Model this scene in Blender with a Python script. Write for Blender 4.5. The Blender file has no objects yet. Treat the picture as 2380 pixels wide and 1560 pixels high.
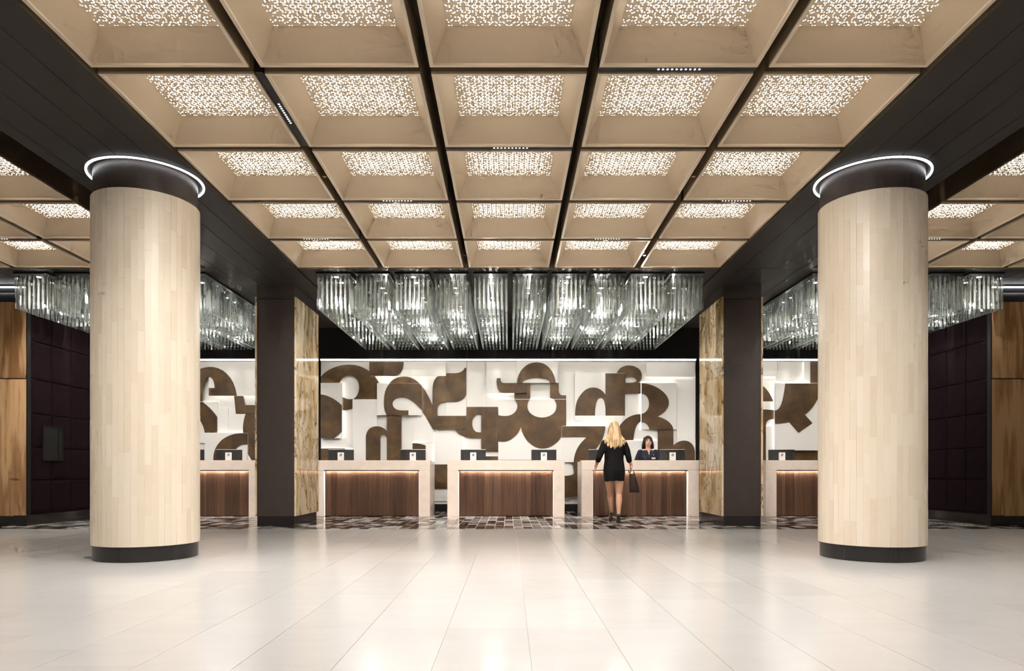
import bpy, bmesh, math, random
from mathutils import Vector, Matrix, Quaternion
from mathutils.geometry import tessellate_polygon

random.seed(7)
SC = bpy.context.scene
COL = SC.collection
PI = math.pi

# ------------------------------------------------------------------ camera
F, CX, CY, EYE = 1605.0, 1183.0, 1096.0, 0.89      # focal length / vanishing point in px of the 2380x1560 frame, eye height
cam_d = bpy.data.cameras.new('camera')
cam_d.sensor_width = 36.0
cam_d.lens = 36.0 * F / 2380.0
cam_d.shift_x = (1190.0 - CX) / 2380.0
cam_d.shift_y = (CY - 780.0) / 2380.0
cam_d.clip_start = 0.05
cam = bpy.data.objects.new('camera', cam_d)
cam.location = (0, 0, EYE)
cam.rotation_euler = (PI / 2, 0, 0)
COL.objects.link(cam)
SC.camera = cam

# ------------------------------------------------------------------ world, exposure
w = bpy.data.worlds.new('world')
SC.world = w
w.use_nodes = True
w.node_tree.nodes['Background'].inputs[0].default_value = (0.9, 0.85, 0.8, 1)
w.node_tree.nodes['Background'].inputs[1].default_value = 0.02
SC.view_settings.view_transform = 'Standard'
SC.view_settings.look = 'None'
SC.view_settings.exposure = 0.60
SC.view_settings.gamma = 1.0
SC.view_settings.use_curve_mapping = False
cy = SC.cycles
cy.max_bounces = 5
cy.diffuse_bounces = 3
cy.glossy_bounces = 3
cy.transmission_bounces = 6
cy.transparent_max_bounces = 18
cy.sample_clamp_indirect = 6.0
cy.sample_clamp_direct = 0.0
cy.caustics_reflective = False
cy.caustics_refractive = False
cy.use_denoising = True
cy.use_light_tree = False
cy.use_adaptive_sampling = True
cy.adaptive_threshold = 0.14
cy.adaptive_min_samples = 10

# light levels, one place
E_COFFER = 5.0        # luminous holes of the coffer panels
E_RING = 6.0           # LED rings round the columns
E_DESK = 14.0          # LED strips in the desk fronts
P_DESK = 8.0           # LED strips in the desk fronts, W each
E_COVE = 6.0           # visible strip over the mural
P_COVE = 17.0         # cove lamps behind the bulkhead, W each
P_CRYSTAL = 15.0       # lamps inside the crystal rows, W
P_COLUMN = 380.0       # added unseen spot bars above the camera that wash the columns, W
P_DESK_SPOT = 400.0    # spot bars between the coffers, turned to the desks, W
P_SPOT = 240.0          # spot bars between the coffers, W
WARM = (1.0, 0.80, 0.56)
NEUTRAL = (1.0, 0.95, 0.88)

# ------------------------------------------------------------------ room dimensions
ZC = 3.93              # ceiling
PITCH, GAP = 1.274, 0.085
COFFER_END = 10.29
Y_MOSAIC = 10.66
Y_DESK = 13.6
Y_BACK = 15.36
Y_PILLAR = 11.25
Y_WOOD = 11.3
X_SIDE = 7.885
Y_BULK = 14.6
COL_X, COL_Y, COL_R = 3.776, 7.20, 0.507


def px(x, d):
    return (x - CX) * d / F


def pz(y, d):
    return EYE + (CY - y) * d / F


# ------------------------------------------------------------------ materials
def new_mat(name):
    m = bpy.data.materials.new(name)
    m.use_nodes = True
    nt = m.node_tree
    b = nt.nodes['Principled BSDF']
    return m, nt, b


def nd(nt, kind, **kw):
    n = nt.nodes.new(kind)
    for k, v in kw.items():
        if k.startswith('i_'):
            key = k[2:]
            key = int(key) if key.isdigit() else key
            s = n.inputs[key]
            if hasattr(v, 'is_output') or isinstance(v, bpy.types.NodeSocket):
                nt.links.new(v, s)
            else:
                s.default_value = v
        else:
            setattr(n, k, v)
    return n


def math_n(nt, op, a, b=None, c=None):
    n = nt.nodes.new('ShaderNodeMath')
    n.operation = op
    for i, v in enumerate((a, b, c)):
        if v is None:
            continue
        if isinstance(v, bpy.types.NodeSocket):
            nt.links.new(v, n.inputs[i])
        else:
            n.inputs[i].default_value = v
    return n.outputs[0]


def ramp(nt, fac, stops):
    r = nt.nodes.new('ShaderNodeValToRGB')
    nt.links.new(fac, r.inputs[0])
    el = r.color_ramp.elements
    while len(el) < len(stops):
        el.new(0.5)
    for e, (p, c) in zip(el, stops):
        e.position = p
        e.color = (c[0], c[1], c[2], 1)
    return r.outputs[0]


def obj_coords(nt, scale=(1, 1, 1), rnd=0.0):
    tc = nt.nodes.new('ShaderNodeTexCoord')
    mp = nt.nodes.new('ShaderNodeMapping')
    nt.links.new(tc.outputs['Object'], mp.inputs['Vector'])
    mp.inputs['Scale'].default_value = scale
    if rnd:
        oi = nt.nodes.new('ShaderNodeObjectInfo')
        m = math_n(nt, 'MULTIPLY', oi.outputs['Random'], rnd)
        cb = nt.nodes.new('ShaderNodeCombineXYZ')
        for i in range(3):
            nt.links.new(m, cb.inputs[i])
        nt.links.new(cb.outputs[0], mp.inputs['Location'])
    return mp.outputs[0]


def plain(name, col, rough=0.5, metal=0.0, spec=0.5, noise=0.0, nscale=30.0, bump=0.0):
    m, nt, b = new_mat(name)
    b.inputs['Base Color'].default_value = (*col, 1)
    b.inputs['Roughness'].default_value = rough
    b.inputs['Metallic'].default_value = metal
    b.inputs['Specular IOR Level'].default_value = spec
    if noise or bump:
        n = nd(nt, 'ShaderNodeTexNoise', i_Vector=obj_coords(nt), i_Scale=nscale, i_Detail=5.0)
        if noise:
            lo = tuple(c * (1 - noise) for c in col)
            hi = tuple(min(1, c * (1 + noise)) for c in col)
            nt.links.new(ramp(nt, n.outputs[0], [(0.3, lo), (0.7, hi)]), b.inputs['Base Color'])
        if bump:
            bp = nd(nt, 'ShaderNodeBump', i_Strength=bump, i_Height=n.outputs[0])
            bp.inputs['Distance'].default_value = 0.002
            nt.links.new(bp.outputs[0], b.inputs['Normal'])
    return m


def emit(name, col, strength):
    m, nt, b = new_mat(name)
    b.inputs['Base Color'].default_value = (0.8, 0.8, 0.8, 1)
    b.inputs['Emission Color'].default_value = (*col, 1)
    b.inputs['Emission Strength'].default_value = strength
    return m


def tone(name, stops, rough, rnd_noise=(6.0, 0.35), stretch=(1, 1, 1), spec=0.5, coat=0.0, bump=0.0):
    """stone or slab: colour picked per object, with soft clouding of its own"""
    m, nt, b = new_mat(name)
    oi = nt.nodes.new('ShaderNodeObjectInfo')
    n = nd(nt, 'ShaderNodeTexNoise', i_Vector=obj_coords(nt, stretch, 17.0), i_Scale=rnd_noise[0], i_Detail=6.0, i_Roughness=0.6)
    a = math_n(nt, 'MULTIPLY', oi.outputs['Random'], 1 - rnd_noise[1])
    f = math_n(nt, 'MULTIPLY_ADD', n.outputs[0], rnd_noise[1], a)
    nt.links.new(ramp(nt, f, stops), b.inputs['Base Color'])
    b.inputs['Roughness'].default_value = rough
    b.inputs['Specular IOR Level'].default_value = spec
    b.inputs['Coat Weight'].default_value = coat
    if bump:
        bp = nd(nt, 'ShaderNodeBump', i_Strength=bump, i_Height=n.outputs[0])
        bp.inputs['Distance'].default_value = 0.003
        nt.links.new(bp.outputs[0], b.inputs['Normal'])
    return m


def wood(name, dark, mid, light, scale, rough=0.38, cathedral=0.0, spec=0.4):
    """veneer with the grain along Z"""
    m, nt, b = new_mat(name)
    co = obj_coords(nt, (1, 1, 1), 9.0)
    st = nd(nt, 'ShaderNodeMapping', i_Vector=co)
    st.inputs['Scale'].default_value = (scale, scale, scale * 0.035)
    n1 = nd(nt, 'ShaderNodeTexNoise', i_Vector=st.outputs[0], i_Scale=3.0, i_Detail=8.0, i_Roughness=0.65)
    n2 = nd(nt, 'ShaderNodeTexNoise', i_Vector=st.outputs[0], i_Scale=14.0, i_Detail=4.0)
    f = math_n(nt, 'MULTIPLY_ADD', n2.outputs[0], 0.3, math_n(nt, 'MULTIPLY', n1.outputs[0], 0.7))
    if cathedral:
        s2 = nd(nt, 'ShaderNodeMapping', i_Vector=co)
        s2.inputs['Scale'].default_value = (3.4, 3.4, 0.34)
        wv = nd(nt, 'ShaderNodeTexWave', i_Vector=s2.outputs[0], i_Scale=2.2, i_Distortion=7.0, i_Detail=3.0)
        wv.wave_type = 'RINGS'
        f = math_n(nt, 'MULTIPLY_ADD', wv.outputs['Fac'], cathedral, math_n(nt, 'MULTIPLY', f, 1 - cathedral))
    oi = nt.nodes.new('ShaderNodeObjectInfo')
    f = math_n(nt, 'ADD', f, math_n(nt, 'MULTIPLY_ADD', oi.outputs['Random'], 0.26, -0.13))
    nt.links.new(ramp(nt, f, [(0.28, dark), (0.5, mid), (0.74, light)]), b.inputs['Base Color'])
    b.inputs['Roughness'].default_value = rough
    b.inputs['Specular IOR Level'].default_value = spec
    return m


def perforated():
    m, nt, b = new_mat('perforated_brass_sheet')
    tc = nt.nodes.new('ShaderNodeTexCoord')
    sp = nd(nt, 'ShaderNodeSeparateXYZ', i_Vector=tc.outputs['Object'])
    p = 0.0535
    ax = math_n(nt, 'ABSOLUTE', sp.outputs[0])
    ay = math_n(nt, 'ABSOLUTE', sp.outputs[1])
    ux = math_n(nt, 'DIVIDE', ax, p)
    uy = math_n(nt, 'DIVIDE', sp.outputs[1], p)
    cx_, cy_ = math_n(nt, 'FLOOR', ux), math_n(nt, 'FLOOR', uy)
    lx = math_n(nt, 'SUBTRACT', math_n(nt, 'FRACT', ux), 0.5)
    ly = math_n(nt, 'SUBTRACT', math_n(nt, 'FRACT', uy), 0.5)
    r = math_n(nt, 'SQRT', math_n(nt, 'MULTIPLY_ADD', lx, lx, math_n(nt, 'MULTIPLY', ly, ly)))
    th = math_n(nt, 'MULTIPLY', math_n(nt, 'ARCTAN2', ly, lx), 8 / (2 * PI))
    k = math_n(nt, 'FLOOR', th)
    tf = math_n(nt, 'SUBTRACT', math_n(nt, 'FRACT', th), 0.5)
    a = math_n(nt, 'POWER', math_n(nt, 'DIVIDE', math_n(nt, 'SUBTRACT', r, 0.335), 0.10), 2.0)
    c = math_n(nt, 'POWER', math_n(nt, 'DIVIDE', tf, 0.30), 2.0)
    petal = math_n(nt, 'LESS_THAN', math_n(nt, 'ADD', a, c), 1.0)
    cb = nd(nt, 'ShaderNodeCombineXYZ', i_0=cx_, i_1=cy_, i_2=k)
    wn = nd(nt, 'ShaderNodeTexWhiteNoise', noise_dimensions='3D', i_Vector=cb.outputs[0])
    e = math_n(nt, 'DIVIDE', math_n(nt, 'MAXIMUM', ax, ay), 0.456)
    thr = math_n(nt, 'MULTIPLY_ADD', math_n(nt, 'MAXIMUM', math_n(nt, 'SUBTRACT', e, 0.5), 0.0), 1.0, 0.16)
    keep = math_n(nt, 'GREATER_THAN', wn.outputs['Value'], thr)
    inside = math_n(nt, 'LESS_THAN', e, 0.985)
    mask = math_n(nt, 'MULTIPLY', math_n(nt, 'MULTIPLY', petal, keep), inside)
    gm = nt.nodes.new('ShaderNodeNewGeometry')
    mask = math_n(nt, 'MULTIPLY', mask, math_n(nt, 'SUBTRACT', 1.0, gm.outputs['Backfacing']))
    b.inputs['Base Color'].default_value = (0.88, 0.74, 0.56, 1)
    b.inputs['Roughness'].default_value = 0.45
    b.inputs['Emission Color'].default_value = (1.0, 0.90, 0.75, 1)
    nt.links.new(math_n(nt, 'MULTIPLY', mask, E_COFFER), b.inputs['Emission Strength'])
    return m


def onyx():
    m, nt, b = new_mat('veined_onyx')
    co = obj_coords(nt, (1, 1, 1), 3.0)
    warp = nd(nt, 'ShaderNodeTexNoise', i_Vector=co, i_Scale=1.3, i_Detail=3.0, i_Roughness=0.5)
    wv = nd(nt, 'ShaderNodeVectorMath', operation='MULTIPLY_ADD', i_0=warp.outputs['Color'], i_1=(0.5, 0.5, 0.5), i_2=co)
    st = nd(nt, 'ShaderNodeMapping', i_Vector=wv.outputs[0])
    st.inputs['Scale'].default_value = (2.2, 2.2, 0.75)
    n = nd(nt, 'ShaderNodeTexNoise', i_Vector=st.outputs[0], i_Scale=1.3, i_Detail=6.0)
    base = ramp(nt, n.outputs[0], [(0.28, (0.30, 0.17, 0.06)), (0.42, (0.54, 0.38, 0.19)), (0.56, (0.72, 0.60, 0.42)), (0.72, (0.46, 0.29, 0.12))])
    n2 = nd(nt, 'ShaderNodeTexNoise', i_Vector=st.outputs[0], i_Scale=1.15, i_Detail=5.0, i_Roughness=0.6, i_Distortion=0.7)
    vein = ramp(nt, math_n(nt, 'ABSOLUTE', math_n(nt, 'SUBTRACT', n2.outputs[0], 0.5)), [(0.0, (0.9, 0.9, 0.9)), (0.008, (0.55, 0.55, 0.55)), (0.022, (0, 0, 0))])
    mx = nd(nt, 'ShaderNodeMix', data_type='RGBA')
    nt.links.new(vein, mx.inputs[0])
    nt.links.new(base, mx.inputs[6])
    mx.inputs[7].default_value = (0.085, 0.045, 0.016, 1)
    nt.links.new(mx.outputs[2], b.inputs['Base Color'])
    b.inputs['Roughness'].default_value = 0.07
    return m


def bronze():
    m, nt, b = new_mat('patinated_bronze')
    co = obj_coords(nt, (1, 1, 1), 5.0)
    n = nd(nt, 'ShaderNodeTexNoise', i_Vector=co, i_Scale=3.2, i_Detail=7.0, i_Roughness=0.62)
    nt.links.new(ramp(nt, n.outputs[0], [(0.3, (0.040, 0.019, 0.006)), (0.55, (0.082, 0.043, 0.013)), (0.75, (0.15, 0.083, 0.027))]), b.inputs['Base Color'])
    b.inputs['Roughness'].default_value = 0.42
    b.inputs['Metallic'].default_value = 0.25
    return m


def crystal():
    m, nt, b = new_mat('clear_crystal')
    out = nt.nodes['Material Output']
    tr = nd(nt, 'ShaderNodeBsdfTransparent', i_Color=(0.95, 0.97, 0.96, 1))
    gl = nd(nt, 'ShaderNodeBsdfGlossy', i_Color=(0.95, 0.97, 0.97, 1), i_Roughness=0.05)
    tl = nd(nt, 'ShaderNodeBsdfTranslucent', i_Color=(0.95, 0.98, 0.96, 1))
    lw = nd(nt, 'ShaderNodeLayerWeight', i_Blend=0.35)
    m1 = nd(nt, 'ShaderNodeMixShader', i_0=0.22, i_1=tr.outputs[0], i_2=tl.outputs[0])
    f = math_n(nt, 'MULTIPLY_ADD', lw.outputs['Fresnel'], 0.8, 0.10)
    m2 = nd(nt, 'ShaderNodeMixShader', i_0=f, i_1=m1.outputs[0], i_2=gl.outputs[0])
    nt.links.new(m2.outputs[0], out.inputs['Surface'])
    return m


def hair_mat(name, stops):
    m, nt, b = new_mat(name)
    n = nd(nt, 'ShaderNodeTexNoise', i_Vector=obj_coords(nt, (70, 25, 1.6)), i_Scale=1.0, i_Detail=3.0)
    nt.links.new(ramp(nt, n.outputs[0], stops), b.inputs['Base Color'])
    b.inputs['Roughness'].default_value = 0.42
    return m


M = {}
M['coffer'] = plain('champagne_metal', (0.69, 0.565, 0.42), 0.42, 0.15, 0.5, 0.03, 200.0)
M['coffer_rim'] = plain('champagne_edge', (0.80, 0.67, 0.51), 0.40, 0.1)
M['coffer_skirt'] = plain('bronze_skirt', (0.36, 0.27, 0.16), 0.4, 0.3)
M['perf'] = perforated()
M['dark_ceiling'] = plain('charcoal_panel', (0.026, 0.021, 0.018), 0.55, 0.0, 0.25, 0.08, 3.0)
M['black'] = plain('matt_black', (0.009, 0.0075, 0.0075), 0.55, 0.0, 0.2)
M['void'] = plain('plenum_brown', (0.12, 0.085, 0.05), 0.8)
M['fascia'] = plain('dark_bronze_gloss', (0.34, 0.27, 0.18), 0.30, 0.4)
M['dark_wall'] = plain('black_wall', (0.0065, 0.0048, 0.0045), 0.6, 0.0, 0.15)
M['pillar_dark'] = plain('brown_black_leather', (0.040, 0.029, 0.025), 0.42, 0.0, 0.5, 0.1, 8.0)
M['plinth'] = plain('black_stone', (0.016, 0.014, 0.014), 0.22)
M['slab'] = tone('pale_limestone_slab', [(0.0, (0.51, 0.488, 0.474)), (0.5, (0.562, 0.546, 0.536)), (1.0, (0.60, 0.59, 0.582))], 0.17, (2.2, 0.6), (1.0, 3.0, 1), 0.55)
M['grout'] = plain('slab_joint', (0.38, 0.34, 0.30), 0.6)
M['mosaic_grout'] = plain('mosaic_joint', (0.75, 0.71, 0.67), 0.4)
MOS = [plain('mosaic_dark_brown', (0.035, 0.020, 0.014), 0.07), plain('mosaic_black', (0.014, 0.013, 0.014), 0.07),
       plain('mosaic_grey', (0.32, 0.295, 0.285), 0.09, 0.0, 0.35), plain('mosaic_pale_grey', (0.62, 0.59, 0.57), 0.09, 0.0, 0.35), plain('mosaic_brown', (0.075, 0.048, 0.034), 0.07)]
M['strip'] = tone('cream_limestone_strip', [(0.0, (0.66, 0.545, 0.415)), (0.3, (0.74, 0.635, 0.505)), (0.7, (0.78, 0.68, 0.555)), (1.0, (0.82, 0.735, 0.62))], 0.38, (9.0, 0.35), (1, 1, 0.4))
M['core'] = plain('cream_joint', (0.88, 0.82, 0.72), 0.5)
M['ring'] = emit('white_led', (0.93, 0.96, 1.0), E_RING)
M['onyx'] = onyx()
M['stone'] = plain('beige_desk_stone', (0.74, 0.63, 0.55), 0.30, 0.0, 0.5, 0.05, 7.0)
M['walnut'] = wood('walnut', (0.034, 0.015, 0.008), (0.070, 0.034, 0.018), (0.130, 0.070, 0.040), 9.0)
M['oak'] = wood('light_veneer', (0.21, 0.105, 0.042), (0.33, 0.185, 0.085), (0.44, 0.275, 0.14), 7.0, 0.36, 0.42)
M['desk_led'] = emit('warm_led_strip', (1.0, 0.80, 0.68), E_DESK)
M['cove_led'] = emit('cove_led_strip', (1.0, 0.97, 0.90), E_COVE)
M['panel_led'] = emit('panel_edge_led', (1.0, 0.97, 0.90), 5.0)
M['white'] = plain('white_lacquer', (0.74, 0.72, 0.685), 0.38)
M['bronze'] = bronze()
M['plum'] = plain('plum_velvet', (0.0095, 0.0034, 0.0052), 0.8, 0.0, 0.08, 0.25, 5.0)
M['crystal'] = crystal()
M['tray'] = plain('black_steel', (0.014, 0.013, 0.013), 0.35, 0.3)
M['lamp'] = emit('crystal_downlight', (1.0, 0.96, 0.9), 10.0)
M['steel'] = plain('chrome', (0.7, 0.7, 0.72), 0.15, 1.0)
M['monitor'] = plain('monitor_black', (0.020, 0.019, 0.018), 0.35)
M['silver'] = plain('silver_plastic', (0.72, 0.70, 0.70), 0.3, 0.2)
M['stand'] = plain('white_plastic', (0.78, 0.73, 0.70), 0.35)
M['logo'] = plain('logo_ink', (0.02, 0.02, 0.02), 0.5)
M['brass'] = plain('brass', (0.50, 0.30, 0.12), 0.25, 0.9)
M['spot_cell'] = emit('spot_cell', (0.9, 0.96, 1.0), 1.3)
M['skin'] = plain('skin', (0.62, 0.345, 0.235), 0.5, 0.0, 0.35)
M['blonde'] = hair_mat('blonde_hair', [(0.32, (0.22, 0.12, 0.055)), (0.5, (0.60, 0.39, 0.20)), (0.7, (0.78, 0.56, 0.34))])
M['brunette'] = plain('dark_hair', (0.022, 0.013, 0.010), 0.4)
M['dress'] = plain('black_knit', (0.0055, 0.005, 0.0055), 0.75, 0.0, 0.15)
M['navy'] = plain('navy_jacket', (0.010, 0.011, 0.022), 0.65, 0.0, 0.3)
M['shoe'] = plain('black_leather', (0.008, 0.008, 0.008), 0.3)
M['sole'] = plain('tan_sole', (0.22, 0.16, 0.10), 0.5)
M['bag'] = plain('brown_leather', (0.024, 0.011, 0.008), 0.55, 0.0, 0.3)
M['lip'] = plain('lips', (0.42, 0.12, 0.10), 0.4)
M['teeth'] = plain('teeth', (0.85, 0.82, 0.78), 0.3)
M['eye'] = plain('eye_dark', (0.02, 0.015, 0.012), 0.2)
M['room'] = plain('warm_plaster', (0.50, 0.40, 0.30), 0.6)
M['glassdark'] = plain('dark_screen', (0.005, 0.005, 0.005), 0.4, 0.0, 0.2)


# ------------------------------------------------------------------ mesh helpers
class MB:
    def __init__(self):
        self.v, self.f, self.mi = [], [], []

    def add(self, vs, fs, mi=0):
        o = len(self.v)
        self.v += [tuple(p) for p in vs]
        self.f += [tuple(i + o for i in q) for q in fs]
        self.mi += [mi] * len(fs)
        return self

    def box(self, x0, x1, y0, y1, z0, z1, mi=0):
        return self.add([(x0, y0, z0), (x1, y0, z0), (x1, y1, z0), (x0, y1, z0), (x0, y0, z1), (x1, y0, z1), (x1, y1, z1), (x0, y1, z1)],
                        [(0, 3, 2, 1), (4, 5, 6, 7), (0, 1, 5, 4), (1, 2, 6, 5), (2, 3, 7, 6), (3, 0, 4, 7)], mi)

    def cyl(self, c, r0, r1, z0, z1, n=32, mi=0, caps=True):
        a = [(c[0] + r0 * math.cos(2 * PI * i / n), c[1] + r0 * math.sin(2 * PI * i / n), z0) for i in range(n)]
        b = [(c[0] + r1 * math.cos(2 * PI * i / n), c[1] + r1 * math.sin(2 * PI * i / n), z1) for i in range(n)]
        fs = [(i, (i + 1) % n, n + (i + 1) % n, n + i) for i in range(n)]
        if caps:
            fs += [tuple(range(n - 1, -1, -1)), tuple(range(n, 2 * n))]
        return self.add(a + b, fs, mi)

    def loft(self, rings, mi=0, caps=True):
        n = len(rings[0])
        vs, fs = [], []
        for r in rings:
            vs += r
        for j in range(len(rings) - 1):
            for i in range(n):
                fs.append((j * n + i, j * n + (i + 1) % n, (j + 1) * n + (i + 1) % n, (j + 1) * n + i))
        if caps:
            fs.append(tuple(range(n - 1, -1, -1)))
            fs.append(tuple(range((len(rings) - 1) * n, len(rings) * n)))
        return self.add(vs, fs, mi)

    def tube(self, pts, rad, n=14, ends=True):
        """round-ended tapering tube through pts with one radius per point"""
        pts = [Vector(p) for p in pts]
        if isinstance(rad, (int, float)):
            rad = [rad] * len(pts)
        seq = []
        d0 = (pts[1] - pts[0]).normalized()
        d1 = (pts[-1] - pts[-2]).normalized()
        if ends:
            for a in (80, 55, 28):
                seq.append((pts[0] - d0 * rad[0] * math.sin(math.radians(a)), rad[0] * math.cos(math.radians(a)), d0))
        for i, p in enumerate(pts):
            if i == 0:
                d = d0
            elif i == len(pts) - 1:
                d = d1
            else:
                d = ((pts[i] - pts[i - 1]).normalized() + (pts[i + 1] - pts[i]).normalized()).normalized()
            seq.append((p, rad[i], d))
        if ends:
            for a in (28, 55, 80):
                seq.append((pts[-1] + d1 * rad[-1] * math.sin(math.radians(a)), rad[-1] * math.cos(math.radians(a)), d1))
        ref = Vector((0, 0, 1)) if abs(d0.z) < 0.8 else Vector((0, 1, 0))
        u = d0.cross(ref).normalized()
        rings = []
        for p, r, d in seq:
            u = (u - d * u.dot(d)).normalized()
            vv = d.cross(u)
            rings.append([tuple(p + u * r * math.cos(2 * PI * i / n) + vv * r * math.sin(2 * PI * i / n)) for i in range(n)])
        return self.loft(rings)

    def ell(self, c, r, n=20, m=12):
        rings = []
        for j in range(1, m):
            t = PI * j / m
            rings.append([(c[0] + r[0] * math.sin(t) * math.cos(2 * PI * i / n), c[1] + r[1] * math.sin(t) * math.sin(2 * PI * i / n),
                           c[2] - r[2] * math.cos(t)) for i in range(n)])
        return self.loft(rings)

    def mesh(self, name, mats, off=(0, 0, 0), smooth=False):
        me = bpy.data.meshes.new(name)
        me.from_pydata([(p[0] - off[0], p[1] - off[1], p[2] - off[2]) for p in self.v], [], self.f)
        for m_ in (mats if isinstance(mats, (list, tuple)) else [mats]):
            me.materials.append(m_)
        if len(me.materials) > 1:
            me.polygons.foreach_set('material_index', self.mi)
        if smooth:
            me.polygons.foreach_set('use_smooth', [True] * len(me.polygons))
        me.update()
        return me


WLOC = {}


def link(name, data, parent=None, loc=(0, 0, 0)):
    o = bpy.data.objects.new(name, data)
    COL.objects.link(o)
    o.location = loc
    if parent is not None:
        o.parent = parent
    b = WLOC[parent.name] if parent is not None else Vector((0, 0, 0))
    WLOC[o.name] = b + Vector(loc)
    return o


def thing(name, label, cat, loc=(0, 0, 0), group=None, kind=None):
    o = link(name, None, None, loc)
    o.empty_display_size = 0.1
    tag(o, label, cat, group, kind)
    return o


def tag(o, label, cat=None, group=None, kind=None):
    o['label'] = label
    if cat:
        o['category'] = cat
    if group:
        o['group'] = group
    if kind:
        o['kind'] = kind
    return o


def part(name, mb, mat, parent, label=None, kind=None, smooth=False, bevel=0.0):
    """mesh given in world coordinates, hung on its thing"""
    off = WLOC[parent.name] if parent is not None else (0, 0, 0)
    o = link(name, mb.mesh(name, mat, off, smooth), parent)
    if label:
        o['label'] = label
    if kind:
        o['kind'] = kind
    if bevel:
        md = o.modifiers.new('bevel', 'BEVEL')
        md.width = bevel
        md.segments = 2
        md.limit_method = 'ANGLE'
    return o


def structure(name, mb, mat, label, smooth=False):
    o = link(name, mb.mesh(name, mat, (0, 0, 0), smooth))
    tag(o, label, None, None, 'structure')
    return o


def in_view(x, y, z, mx=30):
    if y < 0.3:
        return False
    u, v = CX + x * F / y, CY - (z - EYE) * F / y
    return -mx < u < 2380 + mx and -mx < v < 1560 + mx


# ================================================================== FLOOR
mb = MB().box(-11.6, 11.6, -4.2, Y_MOSAIC, -0.15, -0.003)
floor = structure('floor', mb, M['grout'], 'pale limestone slab floor of the lobby')
rest = MB()
slabs = {}
rng = random.Random(3)
for k in range(-26, 26):
    x0 = 0.1028 + 0.45 * k
    off = rng.choice((0.0, 0.3, 0.6, 0.45))
    y = Y_MOSAIC
    first = True
    while y > -4.2:
        ln = (0.9 - off) if first and off else 0.9
        first = False
        y0 = max(y - ln, -4.2)
        g = 0.0012
        if in_view(x0 + 0.225, (y + y0) / 2, 0, 60) or in_view(x0 + 0.225, y, 0, 10):
            key = round(y - y0, 3)
            if key not in slabs:
                slabs[key] = MB().box(-0.225 + g, 0.225 - g, -key / 2 + 0.0004, key / 2 - 0.0004, -0.003, 0.0).mesh('slab', M['slab'])
            link('slab', slabs[key], floor, (x0 + 0.225, (y + y0) / 2, 0))
        else:
            rest.box(x0 + g, x0 + 0.45 - g, y0 + g, y - g, -0.003, 0)
        y = y0
part('slabs_beyond_view', rest, M['slab'], floor, kind='stuff')

bed = part('mosaic_bed', MB().box(-11.6, 11.6, Y_MOSAIC, 16.0, -0.15, -0.002), M['mosaic_grout'], floor, 'grey and brown polished mosaic tiling before the desks')
rng = random.Random(11)
tiles = []
for k in range(-58, 58):
    x0 = 0.073 + 0.15 * k
    y = Y_MOSAIC + 0.004
    run = 0
    while y < 15.4:
        ln = rng.choice((0.30, 0.30, 0.15, 0.15, 0.10, 0.45, 0.20))
        t = rng.choices(range(5), (4, 1.5, 4, 4, 2.5))[0]
        tiles.append((x0, y, ln, t))
        y += ln
def t_area(t):
    x, y, ln, _ = t
    if not in_view(x + 0.075, y, 0, -5):
        return 0
    return 0.15 * F / y * (EYE * F / y - EYE * F / (y + ln))
tiles.sort(key=t_area, reverse=True)
tm = {}
restm = MB()
for i, (x, y, ln, t) in enumerate(tiles):
    g = 0.0028
    if i < 300:
        if (ln, t) not in tm:
            tm[(ln, t)] = MB().box(-0.075 + g, 0.075 - g, -ln / 2 + 0.009, ln / 2 - 0.009, -0.002, 0.0).mesh('mosaic_tile', MOS[t])
        link('mosaic_tile', tm[(ln, t)], bed, (x + 0.075, y + ln / 2, 0))
    else:
        restm.box(x + g, x + 0.15 - g, y + 0.009, y + ln - 0.009, -0.002, 0, t)
part('mosaic_tiles_farther', restm, MOS, bed, kind='stuff')

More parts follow.
